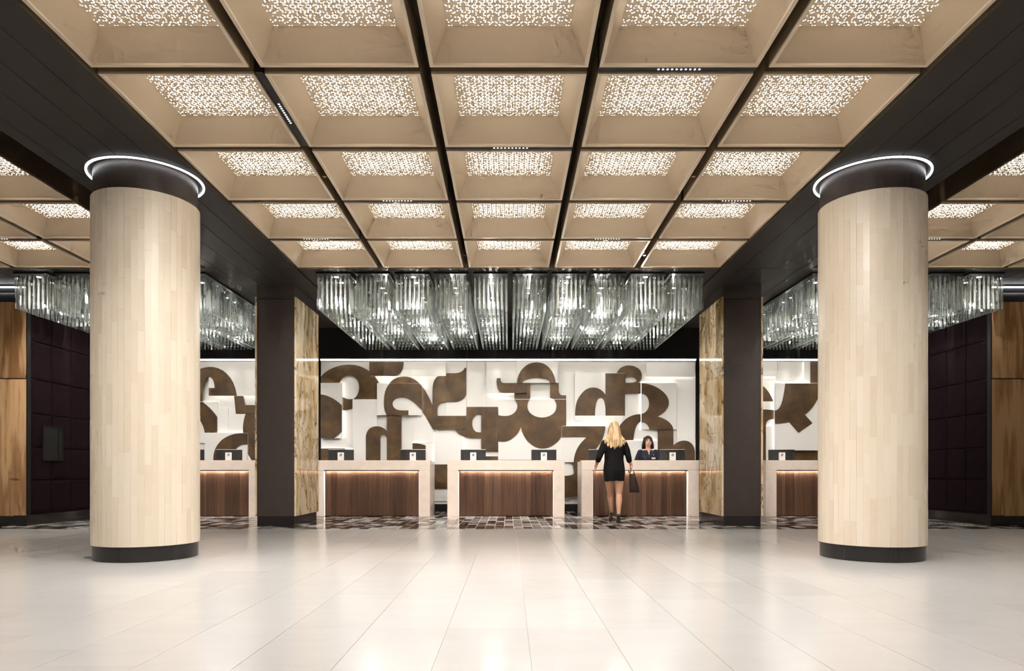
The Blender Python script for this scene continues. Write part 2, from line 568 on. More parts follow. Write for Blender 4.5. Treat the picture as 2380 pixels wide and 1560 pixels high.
# ================================================================== WALLS
structure('wall_back', MB().box(-8.2, 8.2, 15.62, 15.8, 0, 4.4), M['dark_wall'], 'black wall behind the mural boards')
structure('wall_bulkhead', MB().box(-X_SIDE, X_SIDE, Y_BULK, Y_BULK + 0.05, 3.28, 3.95), M['dark_wall'], 'black bulkhead hanging above the reception mural')
structure('wall_front', MB().box(-11.6, 11.6, -4.4, -4.2, 0, 4.4), M['room'], 'warm plaster wall behind the camera')
for s, nm in ((-1, 'left'), (1, 'right')):
    structure('wall_%s' % nm, MB().box(min(s * 11.4, s * 11.6), max(s * 11.4, s * 11.6), -4.2, Y_WOOD + 0.2, 0, 4.4), M['room'], 'warm plaster side wall far to the %s' % nm)
    # padded plum wall returning towards the back
    word = nm
    wl = structure('wall_%s_padded' % nm, MB().box(min(s * (X_SIDE + 0.03), s * (X_SIDE + 0.2)), max(s * (X_SIDE + 0.03), s * (X_SIDE + 0.2)), Y_WOOD + 0.02, 15.62, 0, 4.0),
                   M['black'], 'dark plum padded wall at the %s beside the desks' % nm)
    zs = [0.19, 0.746, 1.29, 1.85, 2.425, 3.06, 3.69]
    ys = [11.39 + 0.53 * i for i in range(9)]
    tile_meshes = {}
    for i in range(8):
        for j in range(6):
            y0, y1, z0, z1 = ys[i], min(ys[i + 1], 15.4), zs[j], zs[j + 1]
            if y1 - y0 < 0.1:
                continue
            gz = 0.012 if j == 3 else 0.004
            if s < 0 and i == 0 and j == 2 and False:
                continue
            key = (round(y1 - y0, 3), round(z1 - z0, 3), round(gz, 3))
            if key not in tile_meshes:
                # cushion: pillowed face
                hy, hz, q = key[0] / 2 - 0.004, key[1] / 2 - gz / 2, MB()
                rr = []
                for sc_, dx in ((1.0, 0.0), (0.99, -0.014), (0.95, -0.024), (0.80, -0.030), (0.3, -0.033)):
                    rr.append([(s * (0.03 + dx), a * hy * sc_ if abs(a) == 1 else a * hy * sc_, c * hz * (1 - (1 - sc_) * hy / hz))
                               for a, c in ((-1, -1), (0, -1), (1, -1), (1, 0), (1, 1), (0, 1), (-1, 1), (-1, 0))])
                q.loft(rr)
                tile_meshes[key] = q.mesh('wall_cushion', M['plum'], smooth=False)
            link('wall_cushion', tile_meshes[key], wl, (s * X_SIDE, (y0 + y1) / 2, (z0 + z1) / 2))
    structure('baseboard_%s' % nm, MB().box(min(s * (X_SIDE - 0.01), s * 8.1), max(s * (X_SIDE - 0.01), s * 8.1), Y_WOOD - 0.01, 15.6, 0, 0.17), M['plinth'], 'black stone skirting of the %s padded wall' % nm)
    structure('trim_%s' % nm, MB().box(min(s * (X_SIDE - 0.004), s * (X_SIDE + 0.012)), max(s * (X_SIDE - 0.004), s * (X_SIDE + 0.012)), Y_WOOD - 0.004, 11.385, 0.17, 3.69), M['black'], 'black steel corner post of the %s wall' % nm)
    # veneered front face
    wf = structure('wall_%s_veneer' % nm, MB().box(min(s * (X_SIDE + 0.02), s * 11.4), max(s * (X_SIDE + 0.02), s * 11.4), Y_WOOD + 0.03, Y_WOOD + 0.2, 0, 4.0), M['black'],
                   'light veneered wall facing the lobby at the far %s' % nm)
    for i in range(5):
        xa = X_SIDE + 0.013 + i * 0.68
        for z0, z1 in ((0.16, 2.40), (2.416, 3.667)):
            q = MB().box(min(s * xa, s * (xa + 0.677)), max(s * xa, s * (xa + 0.677)), Y_WOOD, Y_WOOD + 0.03, z0, z1)
            me = q.mesh('veneer_panel', M['oak'], (s * (xa + 0.33), Y_WOOD, z0))
            link('veneer_panel', me, wf, (s * (xa + 0.33), Y_WOOD, z0))
    structure('baseboard_%s_front' % nm, MB().box(min(s * X_SIDE, s * 11.4), max(s * X_SIDE, s * 11.4), Y_WOOD - 0.012, Y_WOOD + 0.03, 0, 0.16), M['plinth'], 'black stone skirting below the %s veneered wall' % nm)
    cv = thing('cove_light', 'white LED cove line above the %s veneered wall' % nm, 'light', (s * 9.7, Y_WOOD, 3.67))
    q = MB()
    prof = [(Y_WOOD + 0.0, 3.675), (Y_WOOD + 0.006, 3.74), (Y_WOOD + 0.03, 3.82), (Y_WOOD + 0.075, 3.88), (Y_WOOD + 0.12, 3.905)]
    xa, xb = min(s * (X_SIDE + 0.02), s * 11.4), max(s * (X_SIDE + 0.02), s * 11.4)
    vs = [(xa, a, b) for a, b in prof] + [(xb, a, b) for a, b in prof]
    n = len(prof)
    q.add(vs, [(i, n + i, n + i + 1, i + 1) for i in range(n - 1)])
    part('curved_band', q, plain('dark_gunmetal', (0.06, 0.06, 0.062), 0.35, 0.6), cv, smooth=True)
    part('led_strip', MB().box(xa, xb, Y_WOOD - 0.01, Y_WOOD + 0.012, 3.895, 3.915), M['ring'], cv)

# hatch in the left padded wall
ha = thing('wall_hatch', 'dark recessed hatch with black frame in the plum wall', 'hatch', (-X_SIDE, 11.92, 1.08))
y0, y1, z0, z1 = 11.67, 12.17, 1.085, 1.645
xf = -X_SIDE + 0.024
part('screen', MB().box(-X_SIDE - 0.01, -X_SIDE + 0.008, y0, y1, z0, z1), M['glassdark'], ha)
fr = MB()
for a, b, c, d in ((y0 - 0.012, y1 + 0.012, z0 - 0.012, z0), (y0 - 0.012, y1 + 0.012, z1, z1 + 0.012), (y0 - 0.012, y0, z0, z1), (y1, y1 + 0.012, z0, z1)):
    fr.box(-X_SIDE, xf, a, b, c, d)
part('frame', fr, M['black'], ha)
part('inner_jamb', MB().box(-X_SIDE + 0.008, xf - 0.008, y1 - 0.09, y1, z0, z1), M['black'], ha)

# ================================================================== CEILING
ceil = structure('ceiling', MB().box(-11.6, 11.6, -4.2, 15.8, 4.40, 4.55), M['void'], 'charcoal panelled ceiling round the coffers')
def plank(x0, x1, y0, y1, z):
    o = part('plank', MB().box(x0 + 0.003, x1 - 0.003, y0 + 0.003, y1 - 0.003, z, z + 0.03), M['dark_ceiling'], ceil)
XE = 3.185
for s in (-1, 1):
    ed = [4.53, 4.375, 4.073, 3.774, 3.478, XE]
    for a, b in zip(ed[1:], ed[:-1]):
        x0, x1 = min(s * a, s * b), max(s * a, s * b)
        plank(x0, x1, -4.2, 10.36, ZC)
        plank(x0, x1, 10.36, Y_BULK, ZC)
    for i in range(24):
        a, b = 4.53 + 0.3 * i, 4.83 + 0.3 * i
        if a > 11.3:
            break
        plank(min(s * a, s * b), max(s * a, s * b), 10.36, Y_WOOD if a > X_SIDE else Y_BULK, ZC + 0.02)
for i in range(21):
    a = -XE + i * (2 * XE / 21)
    plank(a, a + 2 * XE / 21, 10.36, Y_BULK, ZC + 0.02)
plank(-X_SIDE, X_SIDE, Y_BULK + 0.05, 15.62, ZC + 0.02)
fa = MB()
for s in (-1, 1):
    fa.box(min(s * 4.90, s * 4.886), max(s * 4.90, s * 4.886), -4.2, COFFER_END, ZC, 4.4)
    fa.box(min(s * XE, s * (XE + 0.01)), max(s * XE, s * (XE + 0.01)), -4.2, 10.36, ZC + 0.001, 4.4)
fa.box(-XE, XE, 10.345, 10.355, ZC + 0.001, 4.4)
for s in (-1, 1):
    fa.box(min(s * 4.53, s * 11.4), max(s * 4.53, s * 11.4), 10.345, 10.355, ZC + 0.001, 4.4)
    fa.box(min(s * 4.53, s * 4.52), max(s * 4.53, s * 4.52), -4.2, 10.36, ZC + 0.001, 4.4)
part('fascia', fa, M['fascia'], ceil)

# ------------------------------------------------------------------ coffers
HO, HL, HT, UP = (PITCH - GAP) / 2, (PITCH - GAP) / 2 - 0.028, 0.456, 0.22
rim = MB()
for a, b, c, d in ((-HO, HO, -HO, -HL), (-HO, HO, HL, HO), (-HO, -HL, -HL, HL), (HL, HO, -HL, HL)):
    rim.box(a, b, c, d, 0, 0.018)
rim_me = rim.mesh('rim', M['coffer_rim'])
sk = MB()
for a, b, c, d in ((-HO, HO, -HO, -HO + 0.004), (-HO, HO, HO - 0.004, HO), (-HO, -HO + 0.004, -HO, HO), (HO - 0.004, HO, -HO, HO)):
    sk.box(a, b, c, d, 0.018, 0.25)
sk.box(-HO, HO, -HO, HO, 0.25, 0.256)
sk_me = sk.mesh('skirt', M['coffer_skirt'])
side_me = MB().add([(-HL, HL, 0.016), (HL, HL, 0.016), (HT, HT, UP), (-HT, HT, UP), (-HL, HL + 0.006, 0.02), (HL, HL + 0.006, 0.02), (HT, HT + 0.006, UP + 0.004), (-HT, HT + 0.006, UP + 0.004)],
                   [(0, 1, 2, 3), (7, 6, 5, 4), (0, 4, 5, 1), (2, 6, 7, 3), (1, 5, 6, 2), (0, 3, 7, 4)]).mesh('side_panel', M['coffer'])
perf_me = MB().add([(-HT, -HT, UP), (HT, -HT, UP), (HT, HT, UP), (-HT, HT, UP)], [(3, 2, 1, 0)]).mesh('perforated_panel', M['perf'])


def coffer(x, y, label, group):
    t = thing('ceiling_coffer', label, 'ceiling light', (x, y, ZC), group)
    link('rim', rim_me, t)
    link('skirt', sk_me, t)
    for k in range(4):
        o = link('side_panel', side_me, t)
        o.rotation_euler = (0, 0, k * PI / 2)
    link('perforated_panel', perf_me, t)


ROWN = {1: 'nearest row, cut by the picture top', 2: 'second row', 3: 'third row', 4: 'fourth row', 5: 'farthest row before the crystals'}
COLN = ['leftmost', 'second from left', 'middle', 'second from right', 'rightmost']
for row in range(-2, 6):
    yc = COFFER_END - (5 - row) * PITCH - HO
    for c in range(5):
        xc = (c - 2) * PITCH
        if row >= 1:
            coffer(xc, yc, 'central-field backlit coffer, %s, %s' % (COLN[c], ROWN[row]), 'central ceiling coffers')
        else:
            coffer(xc, yc, 'backlit ceiling coffer of the rows above the camera', 'coffers above the camera')
    for s, nm in ((-1, 'left'), (1, 'right')):
        for c in range(3):
            xc = s * (4.886 + HO + c * PITCH)
            if row >= 3 and c < 2 or (row == 5 and c == 2):
                coffer(xc, yc, 'backlit coffer over the %s aisle, %s, %s from the column side' % (nm, ROWN[row].split(' before')[0], ('first', 'second', 'third')[c]), '%s aisle coffers' % nm)
            else:
                coffer(xc, yc, 'backlit aisle coffer outside the picture at the %s' % nm, 'unseen %s aisle coffers' % nm)

# ------------------------------------------------------------------ spot bars between the coffers
cell_me = MB().cyl((0, 0), 0.009, 0.009, -0.002, 0.0, 12).mesh('spot_cell', M['spot_cell'])
bar_me = MB().box(-0.60, 0.60, -0.03, 0.03, 0.012, 0.12).box(-0.60, -0.58, -0.03, 0.03, 0.12, 0.30).box(0.58, 0.60, -0.03, 0.03, 0.12, 0.30).mesh('bar', M['tray'])
spot_d = bpy.data.lights.new('spot_lamp', 'SPOT')
spot_d.energy = P_SPOT
spot_d.color = (1.0, 0.97, 0.93)
spot_d.spot_size = math.radians(135)
spot_d.spot_blend = 0.8
spot_d.shadow_soft_size = 0.12


def spot_bar(x, y, rz, label, cells=10, tilt=0.0, aim=None, watts=None):
    t = thing('spot_bar', label, 'spotlight', (x, y, ZC), 'linear spot bars')
    t.rotation_euler = (0, 0, rz)
    link('bar', bar_me, t)
    for i in range(cells):
        link('spot_cell', cell_me, t, (-0.14 + 0.31 * i / (cells - 1), 0, 0.010))
    sd_ = spot_d
    if watts:
        sd_ = spot_d.copy()
        sd_.energy = watts
        if aim or tilt:
            sd_.spot_size = math.radians(75)
        if aim:
            sd_.shadow_soft_size = 0.3
    l = bpy.data.objects.new('spot_lamp', sd_)
    COL.objects.link(l)
    l.parent = t
    l.location = (0, 0, -0.01)
    l.rotation_euler = (math.radians(tilt), 0, 0)
    if aim:
        l.rotation_euler = (Vector(aim) - Vector((x, y, ZC))).to_track_quat('-Z', 'Y').to_euler()


def gy(row):
    return COFFER_END - (5 - row) * PITCH + GAP / 2


def gx(c):
    return (c - 2) * PITCH


for s_ in (-1, 1):  # bars added out of view to brighten the round columns
    spot_bar(gx(2 + s_), gy(0), 0, 'added unseen spot bar above the camera brightening the %s column' % ('left' if s_ < 0 else 'right'), aim=(s_ * COL_X, COL_Y, 1.3), watts=P_COLUMN)
for k_, xx_ in ((0, gx(2)), (-1, gx(0)), (-1, gx(4))):  # more unseen bars, added overhead to lift the near floor
    spot_bar(xx_, gy(k_), 0, 'added unseen spot bar above the camera brightening the near floor', watts=150.0)
for s_ in (-1, 1):  # aisle bars added outside the view for the light they throw in
    spot_bar(s_ * (4.886 + HO), gy(1), 0, 'added unseen spot bar over the %s aisle ahead of the column' % ('left' if s_ < 0 else 'right'))
spot_bar(gx(3), gy(1), 0, 'black spot bar in the front gap, second coffer from right')
spot_bar(gx(2), gy(2), 0, 'black spot bar behind the middle coffer of the second row')
spot_bar(gx(0) + PITCH / 2, gy(1) + PITCH / 2, PI / 2, 'black spot bar running lengthwise beside the leftmost second-row coffer')
spot_bar(gx(1), gy(3), 0, tilt=52, watts=P_DESK_SPOT, label='black spot bar behind the third row, second coffer from left')
spot_bar(gx(4), gy(3), 0, tilt=52, watts=P_DESK_SPOT, label='black spot bar behind the third row, rightmost coffer')
spot_bar(gx(0), gy(4), 0, tilt=52, watts=P_DESK_SPOT, label='black spot bar behind the fourth row, leftmost coffer')
spot_bar(gx(3), gy(4), 0, tilt=52, watts=P_DESK_SPOT, label='black spot bar behind the fourth row, second coffer from right')
spot_bar(-4.886 - HO - PITCH, gy(3), 0, tilt=52, watts=P_DESK_SPOT, label='black spot bar over the left aisle behind the third row')
spot_bar(-4.886 - HO - PITCH, gy(4), 0, tilt=52, watts=P_DESK_SPOT, label='black spot bar over the left aisle behind the fourth row')
spot_bar(4.886 + HO, gy(4), 0, tilt=52, watts=P_DESK_SPOT, label='black spot bar over the right aisle beside the column')


def sprinkler(x, y, label):
    t = thing('sprinkler_head', label, 'sprinkler', (x, y, ZC + 0.02), 'brass sprinklers')
    part('pipe', MB().cyl((x, y), 0.012, 0.012, ZC + 0.10, 4.4, 10), M['tray'], t)
    part('body', MB().cyl((x, y), 0.010, 0.018, ZC + 0.05, ZC + 0.10, 12), M['brass'], t)
    part('deflector', MB().cyl((x, y), 0.022, 0.022, ZC + 0.012, ZC + 0.017, 14).cyl((x, y), 0.004, 0.004, ZC + 0.017, ZC + 0.05, 8), M['brass'], t)


sprinkler(gx(0) + PITCH / 2, 7.15, 'brass sprinkler between the two left coffer columns, third row')
sprinkler(gx(3) + PITCH / 2, 7.15, 'brass sprinkler between the two right coffer columns, third row')
sprinkler(gx(1) + PITCH / 2, 9.75, 'brass sprinkler in the farthest row, left of the middle coffer')
sprinkler(gx(3) + PITCH / 2, 9.75, 'brass sprinkler in the farthest row, right side gap')

# ================================================================== ROUND COLUMNS
NS = 53
SW = 2 * PI * COL_R / NS
strip_cache = {}


def column(s, label, ring_label, seed):
    rg = random.Random(seed)
    cx0, cy0 = s * COL_X, COL_Y
    t = thing('column', label, 'column', (cx0, cy0, 0), 'round stone columns')
    part('base', MB().cyl((cx0, cy0), COL_R - 0.016, COL_R - 0.016, 0, 0.152, 96), M['plinth'], t, 'black base ring', smooth=False)
    part('core', MB().cyl((cx0, cy0), COL_R - 0.0022, COL_R - 0.0022, 0.152, 3.648, 96), M['core'], t)
    part('collar', MB().cyl((cx0, cy0), COL_R - 0.018, COL_R - 0.018, 3.648, ZC + 0.02, 96), M['pillar_dark'], t, 'black collar below the ceiling', smooth=False)
    back = MB()
    face = math.atan2(-cy0, -cx0)
    for i in range(NS):
        a = 2 * PI * i / NS
        da = abs((a - face + PI) % (2 * PI) - PI)
        z = 0.152
        first = True
        while z < 3.645:
            ln = rg.uniform(0.1, 0.5) if first else rg.choice((0.3, 0.4, 0.5, 0.5, 0.6))
            first = False
            z1 = min(z + ln, 3.648)
            if 3.648 - z1 < 0.06:
                z1 = 3.648
            if da < math.radians(97):
                key = round(z1 - z, 2)
                if key not in strip_cache:
                    h = key
                    strip_cache[key] = MB().box(-0.011, 0, -SW / 2 + 0.0004, SW / 2 - 0.0004, 0.0004, h - 0.0004).mesh('stone_strip', M['strip'])
                o = link('stone_strip', strip_cache[key], t, (COL_R * math.cos(a) + rg.uniform(-0.0007, 0.0007), COL_R * math.sin(a), z))
                o.rotation_euler = (0, rg.uniform(-0.0016, 0.0016), a + rg.uniform(-0.010, 0.010))
                o.scale = (1, 1, (z1 - z) / key)
            else:
                c_, s_ = math.cos(a), math.sin(a)
                vs = []
                for zz in (z + 0.0006, z1 - 0.0006):
                    for rr, ww in ((COL_R - 0.011, -1), (COL_R, -1), (COL_R, 1), (COL_R - 0.011, 1)):
                        wv = ww * (SW / 2 - 0.0006)
                        vs.append((cx0 + rr * c_ - wv * s_, cy0 + rr * s_ + wv * c_, zz))
                back.add(vs, [(0, 3, 2, 1), (4, 5, 6, 7), (0, 1, 5, 4), (1, 2, 6, 5), (2, 3, 7, 6), (3, 0, 4, 7)])
            z = z1
    part('stone_strips_behind', back, M['strip'], t, kind='stuff')
    # LED ring let into the ceiling
    r = thing('ring_light', ring_label, 'light', (cx0, cy0, ZC), 'LED rings round the columns')
    n = 128
    rings = []
    for rr, zz in ((0.535, ZC - 0.0006), (0.535, ZC - 0.012), (0.553, ZC - 0.012), (0.553, ZC - 0.0006)):
        rings.append([(cx0 + rr * math.cos(2 * PI * i / n), cy0 + rr * math.sin(2 * PI * i / n), zz) for i in range(n)])
    q = MB().loft(rings, caps=False)
    part('led_tube', q, M['ring'], r)
    rings = []
    for rr, zz in ((0.557, ZC - 0.0006), (0.557, ZC - 0.004), (0.566, ZC - 0.004), (0.566, ZC - 0.0006)):
        rings.append([(cx0 + rr * math.cos(2 * PI * i / n), cy0 + rr * math.sin(2 * PI * i / n), zz) for i in range(n)])
    part('trim_ring', MB().loft(rings, caps=False), M['tray'], r)


column(-1, 'cream stone-strip round column at the left', 'white LED ring in the ceiling round the left column', 21)
column(1, 'cream stone-strip round column at the right', 'white LED ring in the ceiling round the right column', 22)

# ================================================================== SQUARE PILLARS
def pillar(s, label):
    xi, xo = s * 3.495, s * 4.11
    xa, xb = min(xi, xo), max(xi, xo)
    yf, yb = Y_PILLAR, 12.57
    t = thing('pillar', label, 'pillar', ((xa + xb) / 2, (yf + yb) / 2, 0), 'onyx-sided pillars')
    part('plinth', MB().box(xa + 0.008, xb - 0.008, yf + 0.006, yb - 0.006, 0, 0.16), M['plinth'], t)
    part('shaft', MB().box(xa + 0.002, xb - 0.002, yf + 0.008, yb - 0.004, 0.16, 3.70), M['pillar_dark'], t)
    part('cap', MB().box(xa + 0.002, xb - 0.002, yf + 0.004, yb - 0.004, 3.706, ZC + 0.015), M['pillar_dark'], t)
    for xs, dr in ((xa, -1), (xb, 1)):
        x0, x1 = (xs - 0.028, xs + 0.001) if dr < 0 else (xs - 0.001, xs + 0.028)
        for z0, z1 in ((0.162, 2.465), (2.468, 3.735)):
            part('onyx_slab', MB().box(x0, x1, yf, yb, z0, z1), M['onyx'], t, 'veined cream and brown onyx slab')


pillar(-1, 'dark square pillar with onyx sides left of the middle desks')
pillar(1, 'dark square pillar with onyx sides right of the middle desks')

# ================================================================== CRYSTAL CHANDELIERS
ROD = 0.033
Z_ROD0, Z_ROD1 = 3.386, 3.912
rod = MB()
h = ROD / 2
rod.loft([[(a * h * k, b * h * k, z) for a, b in ((-1, -0.6), (-0.6, -1), (0.6, -1), (1, -0.6), (1, 0.6), (0.6, 1), (-0.6, 1), (-1, 0.6))]
          for k, z in ((0.82, Z_ROD0), (1.0, Z_ROD0 + 0.006), (1.0, Z_ROD1 - 0.04), (0.6, Z_ROD1 - 0.01))])
rod_me = rod.mesh('crystal_rod', M['crystal'])
wire_r = 0.003
lamp_me = MB().cyl((0, 0), 0.035, 0.035, Z_ROD1 + 0.009, Z_ROD1 + 0.012, 16).mesh('downlight', M['lamp'])
FIN_W, FIN_P = 0.51, 0.603
Y_F0, Y_F1 = 10.62, 14.16
NCELL = 11
CELL = (Y_F1 - Y_F0) / NCELL
XR = [-(FIN_W - ROD) / 2 + i * (FIN_W - ROD) / 7 for i in range(8)]


def rod_spots():
    sp = []
    for j in range(NCELL + 1):
        for x in XR:
            sp.append((x, j * CELL))
    for j in range(NCELL):
        for q in range(1, 5):
            for x in (XR[0], XR[-1]):
                sp.append((x, j * CELL + q * CELL / 5))
    sp.sort(key=lambda a: a[1])
    return sp


crystal_d = bpy.data.lights.new('crystal_lamp', 'POINT')
crystal_d.energy = P_CRYSTAL
crystal_d.color = (1.0, 0.95, 0.88)
crystal_d.shadow_soft_size = 0.012
SPOTS = rod_spots()
stuff_rods = {}


def fin(x, parity, label, group, n_ind):
    t = thing('crystal_chandelier', label, 'chandelier', (x, Y_F0, 0), group)
    L = Y_F1 - Y_F0
    q = MB().box(x - FIN_W / 2 - 0.01, x + FIN_W / 2 + 0.01, Y_F0 - 0.03, Y_F1 + 0.03, Z_ROD1 + 0.012, ZC + 0.02)
    part('tray', q, M['tray'], t)
    rg = random.Random(int(x * 1000) + 5)
    for i, (a, b) in enumerate(SPOTS[:n_ind]):
        o = link('crystal_rod', rod_me, t, (a, b, 0))
        o.rotation_euler = (0, 0, rg.uniform(-0.25, 0.25))
    if n_ind not in stuff_rods:
        sb = MB()
        r2 = random.Random(4)
        for a, b in SPOTS[n_ind:]:
            an = r2.uniform(-0.25, 0.25)
            ca, sa = math.cos(an), math.sin(an)
            sb.add([(a + p[0] * ca - p[1] * sa, b + p[0] * sa + p[1] * ca, p[2]) for p in rod.v], rod.f)
        stuff_rods[n_ind] = sb.mesh('crystal_rods_farther', M['crystal'])
    o = link('crystal_rods_farther', stuff_rods[n_ind], t)
    o['kind'] = 'stuff'
    for j in range(NCELL):
        if j % 4 in ((0, 1) if parity else (2, 3)):
            link('downlight', lamp_me, t, (0, (j + 0.5) * CELL, 0))
            if j % 2:
                lo = bpy.data.objects.new('crystal_lamp', crystal_d)
                COL.objects.link(lo)
                lo.parent = t
                lo.location = (0, j * CELL + 0.02, Z_ROD0 + 0.14)
    return t


NUM = ['first', 'second', 'third', 'fourth', 'fifth', 'sixth', 'seventh', 'eighth', 'ninth', 'tenth']
for i in range(10):
    fin(0.02 + (i - 4.5) * FIN_P, i % 2 == 0, 'hanging row of clear crystal rods over the desks, %s from left of ten' % NUM[i], 'crystal rows over the middle desks', 60)
for s, nm in ((-1, 'left'), (1, 'right')):
    for i in range(5):
        fin(s * (4.67 + FIN_W / 2 + i * FIN_P), i % 2 == 0, 'crystal rod row over the %s end, %s from the pillar' % (nm, NUM[i]), 'crystal rows over the %s end' % nm, 40)

# ================================================================== RECEPTION DESKS
DW, DH, DD = 2.31, 1.11, 0.86
LEG, BEAM = 0.215, 0.195


def desk(cxp, label):
    xc = px(cxp, Y_DESK)
    xa, xb = xc - DW / 2, xc + DW / 2
    y0 = Y_DESK
    t = thing('reception_desk', label, 'desk', (xc, y0 + DD / 2, 0), 'stone-framed reception desks')
    part('top', MB().box(xa, xb, y0, y0 + 0.36, DH - BEAM, DH), M['stone'], t, 'pale stone ledge', bevel=0.003)
    for x0, x1 in ((xa, xa + LEG), (xb - LEG, xb)):
        part('leg', MB().box(x0, x1, y0 + 0.0005, y0 + DD, 0, DH - BEAM - 0.001), M['stone'], t, bevel=0.003)
        part('side_upstand', MB().box(x0, x1, y0 + 0.361, y0 + DD, DH - BEAM, DH - 0.02), M['stone'], t)
    part('worktop', MB().box(xa + LEG, xb - LEG, y0 + 0.15, y0 + DD, 0.78, 0.82), M['white'], t)
    x, x1 = xa + LEG + 0.022, xb - LEG - 0.022
    rg = random.Random(int(cxp))
    part('reveal', MB().box(xa + LEG, xb - LEG, y0 + 0.115, y0 + 0.14, 0, DH - BEAM), M['black'], t)
    while x < x1 - 0.02:
        wd = rg.choice((0.06, 0.09, 0.12, 0.15, 0.10))
        xe = min(x + wd, x1)
        if x1 - xe < 0.04:
            xe = x1
        yy = y0 + 0.085 + rg.uniform(-0.002, 0.002)
        me = MB().box(x + 0.0006, xe - 0.0006, yy, y0 + 0.115, 0.012, DH - BEAM - 0.012).mesh('wood_plank', M['walnut'], (x, y0, 0))
        link('wood_plank', me, t, (x - xc, -DD / 2, 0))
        x = xe
    part('led_strip', MB().box(xa + LEG + 0.03, xb - LEG - 0.03, y0 + 0.055, y0 + 0.075, DH - BEAM - 0.012, DH - BEAM - 0.002), M['desk_led'], t, 'warm LED strip along the top')
    L = bpy.data.lights.new('desk_lamp', 'AREA')
    L.shape = 'RECTANGLE'
    L.size, L.size_y = DW - 2 * LEG - 0.08, 0.012
    L.energy = P_DESK
    L.color = (1.0, 0.87, 0.79)
    lo = bpy.data.objects.new('desk_lamp', L)
    COL.objects.link(lo)
    lo.parent = t
    lo.location = (0, 0.062 - DD / 2, DH - BEAM - 0.014)
    lo.rotation_euler = (math.radians(20), 0, 0)
    for x0, x1_ in ((xa + LEG + 0.002, xa + LEG + 0.012), (xb - LEG - 0.012, xb - LEG - 0.002)):
        part('led_strip', MB().box(x0, x1_, y0 + 0.06, y0 + 0.075, 0.01, DH - BEAM - 0.02), M['side_led'], t)
    part('shadow_lip', MB().box(xa + LEG, xb - LEG, y0 + 0.003, y0 + 0.03, DH - BEAM - 0.018, DH - BEAM), M['black'], t)  # black lip stands for the shadow line under the ledge, screens the LED


M['side_led'] = emit('side_led_strip', (1.0, 0.86, 0.76), E_DESK * 0.04)
desk(467, 'stone-framed walnut desk seen between the left column and pillar')
desk(863, 'stone-framed walnut desk just right of the left pillar')
desk(1176, 'stone-framed walnut desk in the middle of the row')
desk(1488.5, 'stone-framed walnut desk the woman in black walks to')
desk(1916, 'stone-framed walnut desk seen between the right pillar and column')

# ------------------------------------------------------------------ monitors
def text_mesh(body, size):
    cu = bpy.data.curves.new('lettering', 'FONT')
    cu.body = body
    cu.size = size
    cu.shear = 0.35
    cu.align_x = 'CENTER'
    cu.align_y = 'CENTER'
    cu.extrude = 0.0006
    tmp = bpy.data.objects.new('lettering', cu)
    COL.objects.link(tmp)
    dg = bpy.context.evaluated_depsgraph_get()
    me = bpy.data.meshes.new_from_object(tmp.evaluated_get(dg))
    bpy.data.objects.remove(tmp)
    return me


hp_me = text_mesh('hp', 0.056)
hp_me.materials.clear()
hp_me.materials.append(M['stand'])


def monitor(cxp, rz, label):
    d = 13.93
    xc = px(cxp, d)
    t = thing('computer_monitor', label, 'monitor', (xc, d, 0.82), 'desk monitors seen from behind')
    t.rotation_euler = (0, 0, rz)
    W2, zt, zb = 0.252, 1.327 - 0.82, 1.0 - 0.82
    n = 10
    ring0, ring1 = [], []
    q = MB()
    vs, fs = [], []
    # shallow curved back shell
    rings = []
    for z, k in ((zb, 0.97), (zb + 0.06, 1.0), (zt - 0.012, 1.0), (zt, 0.995)):
        ring = []
        for i in range(n + 1):
            u = -1 + 2 * i / n
            ring.append((u * W2 * k, -0.012 - 0.030 * (1 - u * u), z))
        for i in range(n, -1, -1):
            u = -1 + 2 * i / n
            ring.append((u * W2 * k, 0.0, z))
        rings.append(ring)
    q.loft(rings)
    link('shell', q.mesh('shell', M['monitor']), t)
    q = MB()
    rings = []
    for z in (zt + 0.0005, zt + 0.010):
        ring = []
        for i in range(n + 1):
            u = -1 + 2 * i / n
            ring.append((u * W2, -0.016 - 0.032 * (1 - u * u), z))
        for i in range(n, -1, -1):
            u = -1 + 2 * i / n
            ring.append((u * W2, 0.006, z))
        rings.append(ring)
    q.loft(rings)
    link('top_edge', q.mesh('top_edge', M['silver']), t)
    link('screen', MB().box(-W2 * 0.97, W2 * 0.97, 0.0, 0.006, zb + 0.01, zt - 0.005).mesh('screen', M['glassdark']), t)
    st = link('stand', MB().box(-0.061, 0.061, -0.066, -0.040, 0.01, 1.272 - 0.82).mesh('stand', M['stand']), t)
    link('stand_foot', MB().box(-0.12, 0.12, -0.11, 0.09, 0.0, 0.012).mesh('stand_foot', M['stand']), t)
    lg = MB()
    m_ = 28
    zc = 1.2185 - 0.82
    lg.add([(0.026 * math.cos(2 * PI * i / m_), -0.0672, zc + 0.026 * math.sin(2 * PI * i / m_)) for i in range(m_)] +
           [(0.026 * math.cos(2 * PI * i / m_), -0.0655, zc + 0.026 * math.sin(2 * PI * i / m_)) for i in range(m_)],
           [tuple(range(m_))] + [(i, m_ + i, m_ + (i + 1) % m_, (i + 1) % m_) for i in range(m_)])
    link('logo_disc', lg.mesh('logo_disc', M['logo']), st)
    o = link('logo_letters', hp_me, st, (-0.001, -0.0676, zc + 0.001))
    o.rotation_euler = (PI / 2, 0, 0)


